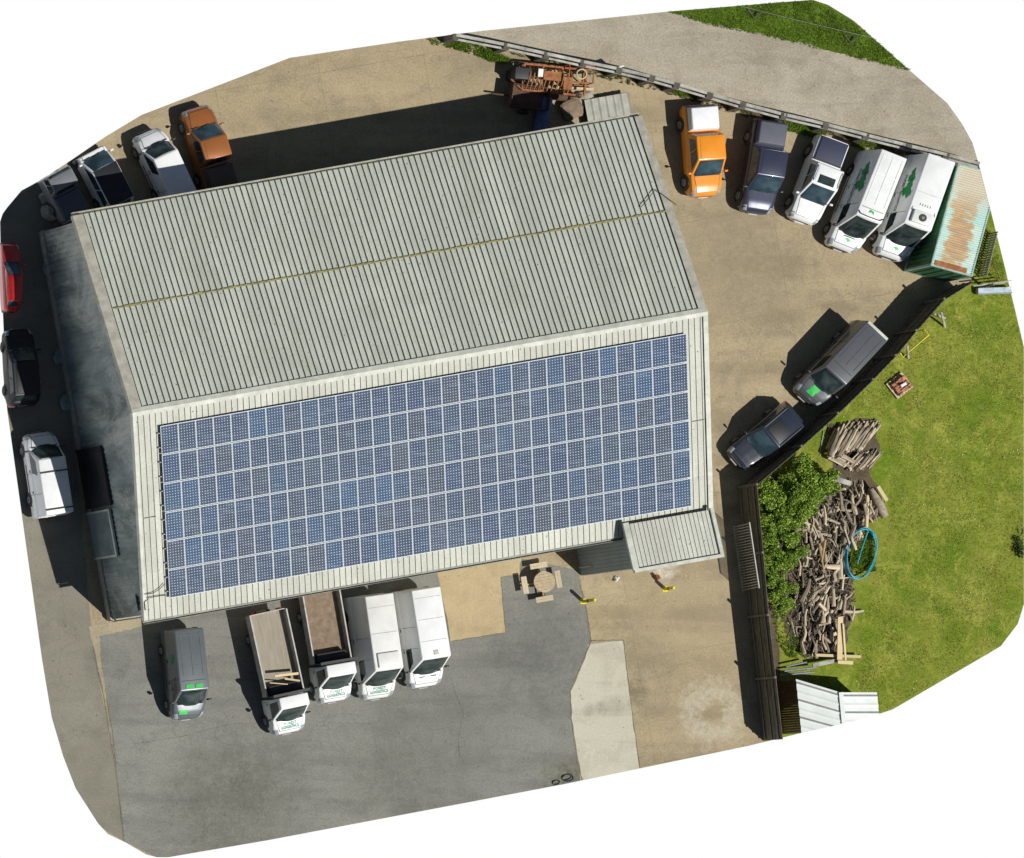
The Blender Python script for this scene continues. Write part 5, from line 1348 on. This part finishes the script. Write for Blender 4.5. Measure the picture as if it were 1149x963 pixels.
# ------------------------------------------------------------------ white shed
sh_ = empty('garden_shed', V3(930, 800, 0), 0, 'white corrugated roof shed with brown walls at the lower edge', 'shed'); o0 = sh_.location
rl = [V3(893, 762, 2.0), V3(902, 850, 2.0)]; rr = [V3(943, 777, 2.45), V3(951, 862, 2.45)]; re = [V3(984, 777, 2.0), V3(992, 862, 2.0)]
for (a, b_) in ((rl, rr), (rr, re)):
    mb = MB(); V = []; N = 36
    for i in range(N + 1):
        f = i / N; zz = .03 if i % 4 == 2 else 0; dk = 0
        for e in (a, b_):
            p = e[0].lerp(e[1], f) - o0; V.append((p.x, p.y, p.z + zz))
    mb.add(V, []); 
    for i in range(N): mb.add([], []); mb.f.append((2 * i, 2 * i + 1, 2 * i + 3, 2 * i + 2)); mb.m.append(1 if i % 4 == 1 and i % 8 == 1 else 0)
    mb.build('roof', [m_shedroof, M('shed_seam', (.25, .26, .24), .8, var=.2)], sh_)
mb = MB(); q0, q1 = rr[0] - o0, rr[1] - o0; mb.bar(q0 + Vector((0, 0, .05)), q1 + Vector((0, 0, .05)), .24, .03); mb.build('ridge_cap', m_shedroof, sh_)
def swall(a, b_, z0_, z1_):
    mb = MB(); d = (b_ - a); n_ = int(d.length / .14)
    for i in range(n_):
        c_ = a.lerp(b_, (i + .5) / n_); zt_ = z0_ + (z1_ - z0_) * (i + .5) / n_
        mb.box((c_.x, c_.y, zt_ / 2), (d.length / n_ - .01, .04, zt_), rz=math.atan2(d.y, d.x))
    return mb.build('wall', m_shedwall, sh_)
def fl(p): return Vector((p.x, p.y, 0)) - Vector((o0.x, o0.y, 0))
il = Vector((.08, -.08, 0)); swall(fl(rl[0]) + il, fl(rl[1]) + il, 1.95, 1.95); swall(fl(re[0]) - Vector((.08, .08, 0)), fl(re[1]) - Vector((.08, 0, 0)), 1.95, 1.95)
swall(fl(rl[0]) + il, fl(rr[0]) + Vector((0, -.1, 0)), 1.95, 2.38); swall(fl(rr[0]) + Vector((0, -.1, 0)), fl(re[0]) - Vector((.08, .08, 0)), 2.38, 1.95)
clip_thing(sh_, 2.0)

# ------------------------------------------------------------------ rusty implement and yard clutter
im = empty('farm_implement', V3(612, 92, 0), R(-6), 'rusty steel farm implement with curved tines beside the rail fence', 'implement')
mb = MB()
for y in (-.75, 0, .75): mb.bar((-1.7, y, .75), (1.9, y, .75), .1, .1)
for x in (-1.7, -.6, .5, 1.9): mb.bar((x, -.75, .76), (x, .75, .76), .1, .1)
mb.bar((-1.7, -.75, .75), (-2.3, -.2, .6), .09, .09); mb.bar((-1.7, .75, .75), (-2.3, -.2, .6), .09, .09); mb.build('frame', m_rust, im)
for x in np.linspace(-1.5, .9, 11):
    mb = MB(); mb.tube([(x, -.7, .8), (x - .05, -.3, 1.1), (x, .15, 1.15), (x + .05, .55, .9), (x + .02, .8, .35)], .045, 6); mb.build('tine', m_rust, im)
mb = MB(); mb.tube([(-1.6, -.85, .35), (1.1, -.85, .35)], .22, 12); mb.build('roller', m_rustd, im)
for sg in (-1, 1):
    mb = MB(); mb.tube([(1.5, sg * .62, .42), (1.5, sg * .8, .42)], .4, 18); wl = mb.build('wheel', m_blk, im); mb = MB(); mb.tube([(1.5, sg * .81, .42), (1.5, sg * .82, .42)], .2, 12); mb.build('rim', m_rust, wl)
mb = MB(); mb.box((-.3, .1, 1.25), (1.0, .5, .12)); mb.box((.7, -.2, 1.0), (.5, .7, .35)); mb.build('hopper', m_rust, im)
mb = MB(); mb.box((-1.0, .2, 1.3), (.28, .45, .05)); mb.build('white_plate', m_bag, im)
sk = empty('skip_cage', V3(641, 86, 0), R(-4), 'rusty open steel cage with yellow hoop beside the farm implement', 'cage')
mb = MB()
for x in (-.7, .7):
    for y in (-.5, .5): mb.bar((x, y, 0), (x, y, 1.1), .06, .06)
for z in (.1, 1.08):
    for y in (-.5, .5): mb.bar((-.7, y, z), (.7, y, z), .05, .05)
    for x in (-.7, .7): mb.bar((x, -.5, z), (x, .5, z), .05, .05)
mb.build('frame', m_rust, sk)
mb = MB(); mb.tube([(.1 + .28 * math.cos(a), .28 * math.sin(a), .9) for a in np.linspace(0, 2 * PI, 18)], .04, 6); mb.build('hoop', m_timber, sk)
mb = MB(); mb.bar((-.9, -.72, .2), (1.2, -.7, .22), .14, .12); mb.build('beam', m_timber, sk)
bx_ = empty('steel_bin', V3(576, 86, 0), R(-5), 'dark steel wheelie bin left of the farm implement', 'bin')
mb = MB(); mb.box((0, 0, .55), (.9, .6, 1.0)); mb.build('tub', m_trim, bx_, bevel=.04); mb = MB(); mb.box((0, 0, 1.09), (.95, .66, .06)); mb.build('lid', m_trim, bx_, bevel=.02)
tk = empty('plastic_drum', V3(605, 130, 0), R(80), 'blue plastic drum lying in the warehouse shadow', 'drum')
mb = MB(); mb.tube([(-1.0, 0, .38), (-.95, 0, .38), (.95, 0, .38), (1.0, 0, .38)], [.3, .38, .38, .3], 20); mb.build('shell', m_bluetank, tk, smooth=True)
for x in (-.4, .4):
    mb = MB(); mb.tube([(x - .03, 0, .38), (x + .03, 0, .38)], .4, 20); mb.build('hoop', m_bluetank, tk)
sk2 = empty('steel_trailer', V3(586, 112, 0), R(-8), 'dark rusty low trailer in shadow below the farm implement', 'trailer')
mb = MB(); mb.box((0, 0, .6), (2.2, 1.3, .08)); mb.build('bed', m_rustd, sk2)
mb = MB()
for s2 in (-1, 1): mb.box((0, s2 * .64, .8), (2.2, .04, .35)); mb.box((s2 * 1.08, 0, .8), (.04, 1.3, .35))
mb.build('side_board', m_rustd, sk2)
for s2 in (-1, 1):
    mb = MB(); mb.tube([(0, s2 * .7, .3), (0, s2 * .86, .3)], .3, 16); mb.build('wheel', m_blk, sk2)
mb = MB(); mb.bar((-1.1, 0, .5), (-2.0, 0, .45), .08, .08); mb.build('drawbar', m_rustd, sk2)
# grey sheet stack behind NE corner and rubble
st = empty('sheet_stack', V3(678, 128, 0), TH, 'stack of grey corrugated roofing sheets by the upper right warehouse corner', 'sheets')
for lay in range(4):
    mb = MB(); V = []; N = 30; ox, oy = random.uniform(-.1, .1), random.uniform(-.1, .1)
    for i in range(N + 1):
        x = -1.3 + 2.6 * i / N + ox; z = .3 + lay * .05 + (.05 if i % 5 == 0 else 0)
        V += [(x, -.9 + oy, z), (x, .9 + oy, z)]
    mb.add(V, [(2 * i, 2 * i + 2, 2 * i + 3, 2 * i + 1) for i in range(N)]); mb.build('roofing_sheet', m_sheet, st)
mb = MB()
for x in (-.9, 0, .9): mb.box((x, 0, .14), (.12, 1.7, .28))
mb.build('bearer', m_raild, st)
def stone(u, v_, s_, lab, mat=m_stone, nm='rubble_stone'):
    bm = bmesh.new(); bmesh.ops.create_icosphere(bm, subdivisions=3, radius=s_)
    for q in bm.verts: q.co *= 1 + .35 * noise.noise(q.co * 1.4 / s_ + Vector((u, v_, 0))); q.co.z = q.co.z * .45 + s_ * .3
    me = bpy.data.meshes.new(nm); bm.to_mesh(me); bm.free(); me.materials.append(mat)
    o = bpy.data.objects.new(nm, me); COL.objects.link(o); o.location = V3(u, v_, 0); tag(o, lab, 'stone'); return o
stone(640, 122, .7, 'brown earth heap left of the roofing sheet stack', m_mud, 'earth_heap')
stone(655, 112, .5, 'pale rubble stone above the roofing sheet stack')
stone(56, 238, .55, 'large pale rubble block off the upper left warehouse corner')
stone(50, 222, .35, 'small grey rubble stone above the large pale block')
stone(72, 240, .35, 'grey rubble stone between the large block and the roof corner')
for i, (u, v_, s_, lab) in enumerate(((56, 300, .5, 'upper grey rubble sack against the gable wall'), (66, 400, .4, 'middle grey rubble sack against the gable wall'), (74, 452, .45, 'lower grey rubble sack against the gable wall'))):
    stone(u, v_, s_, lab, m_clad, 'rubble_sack')
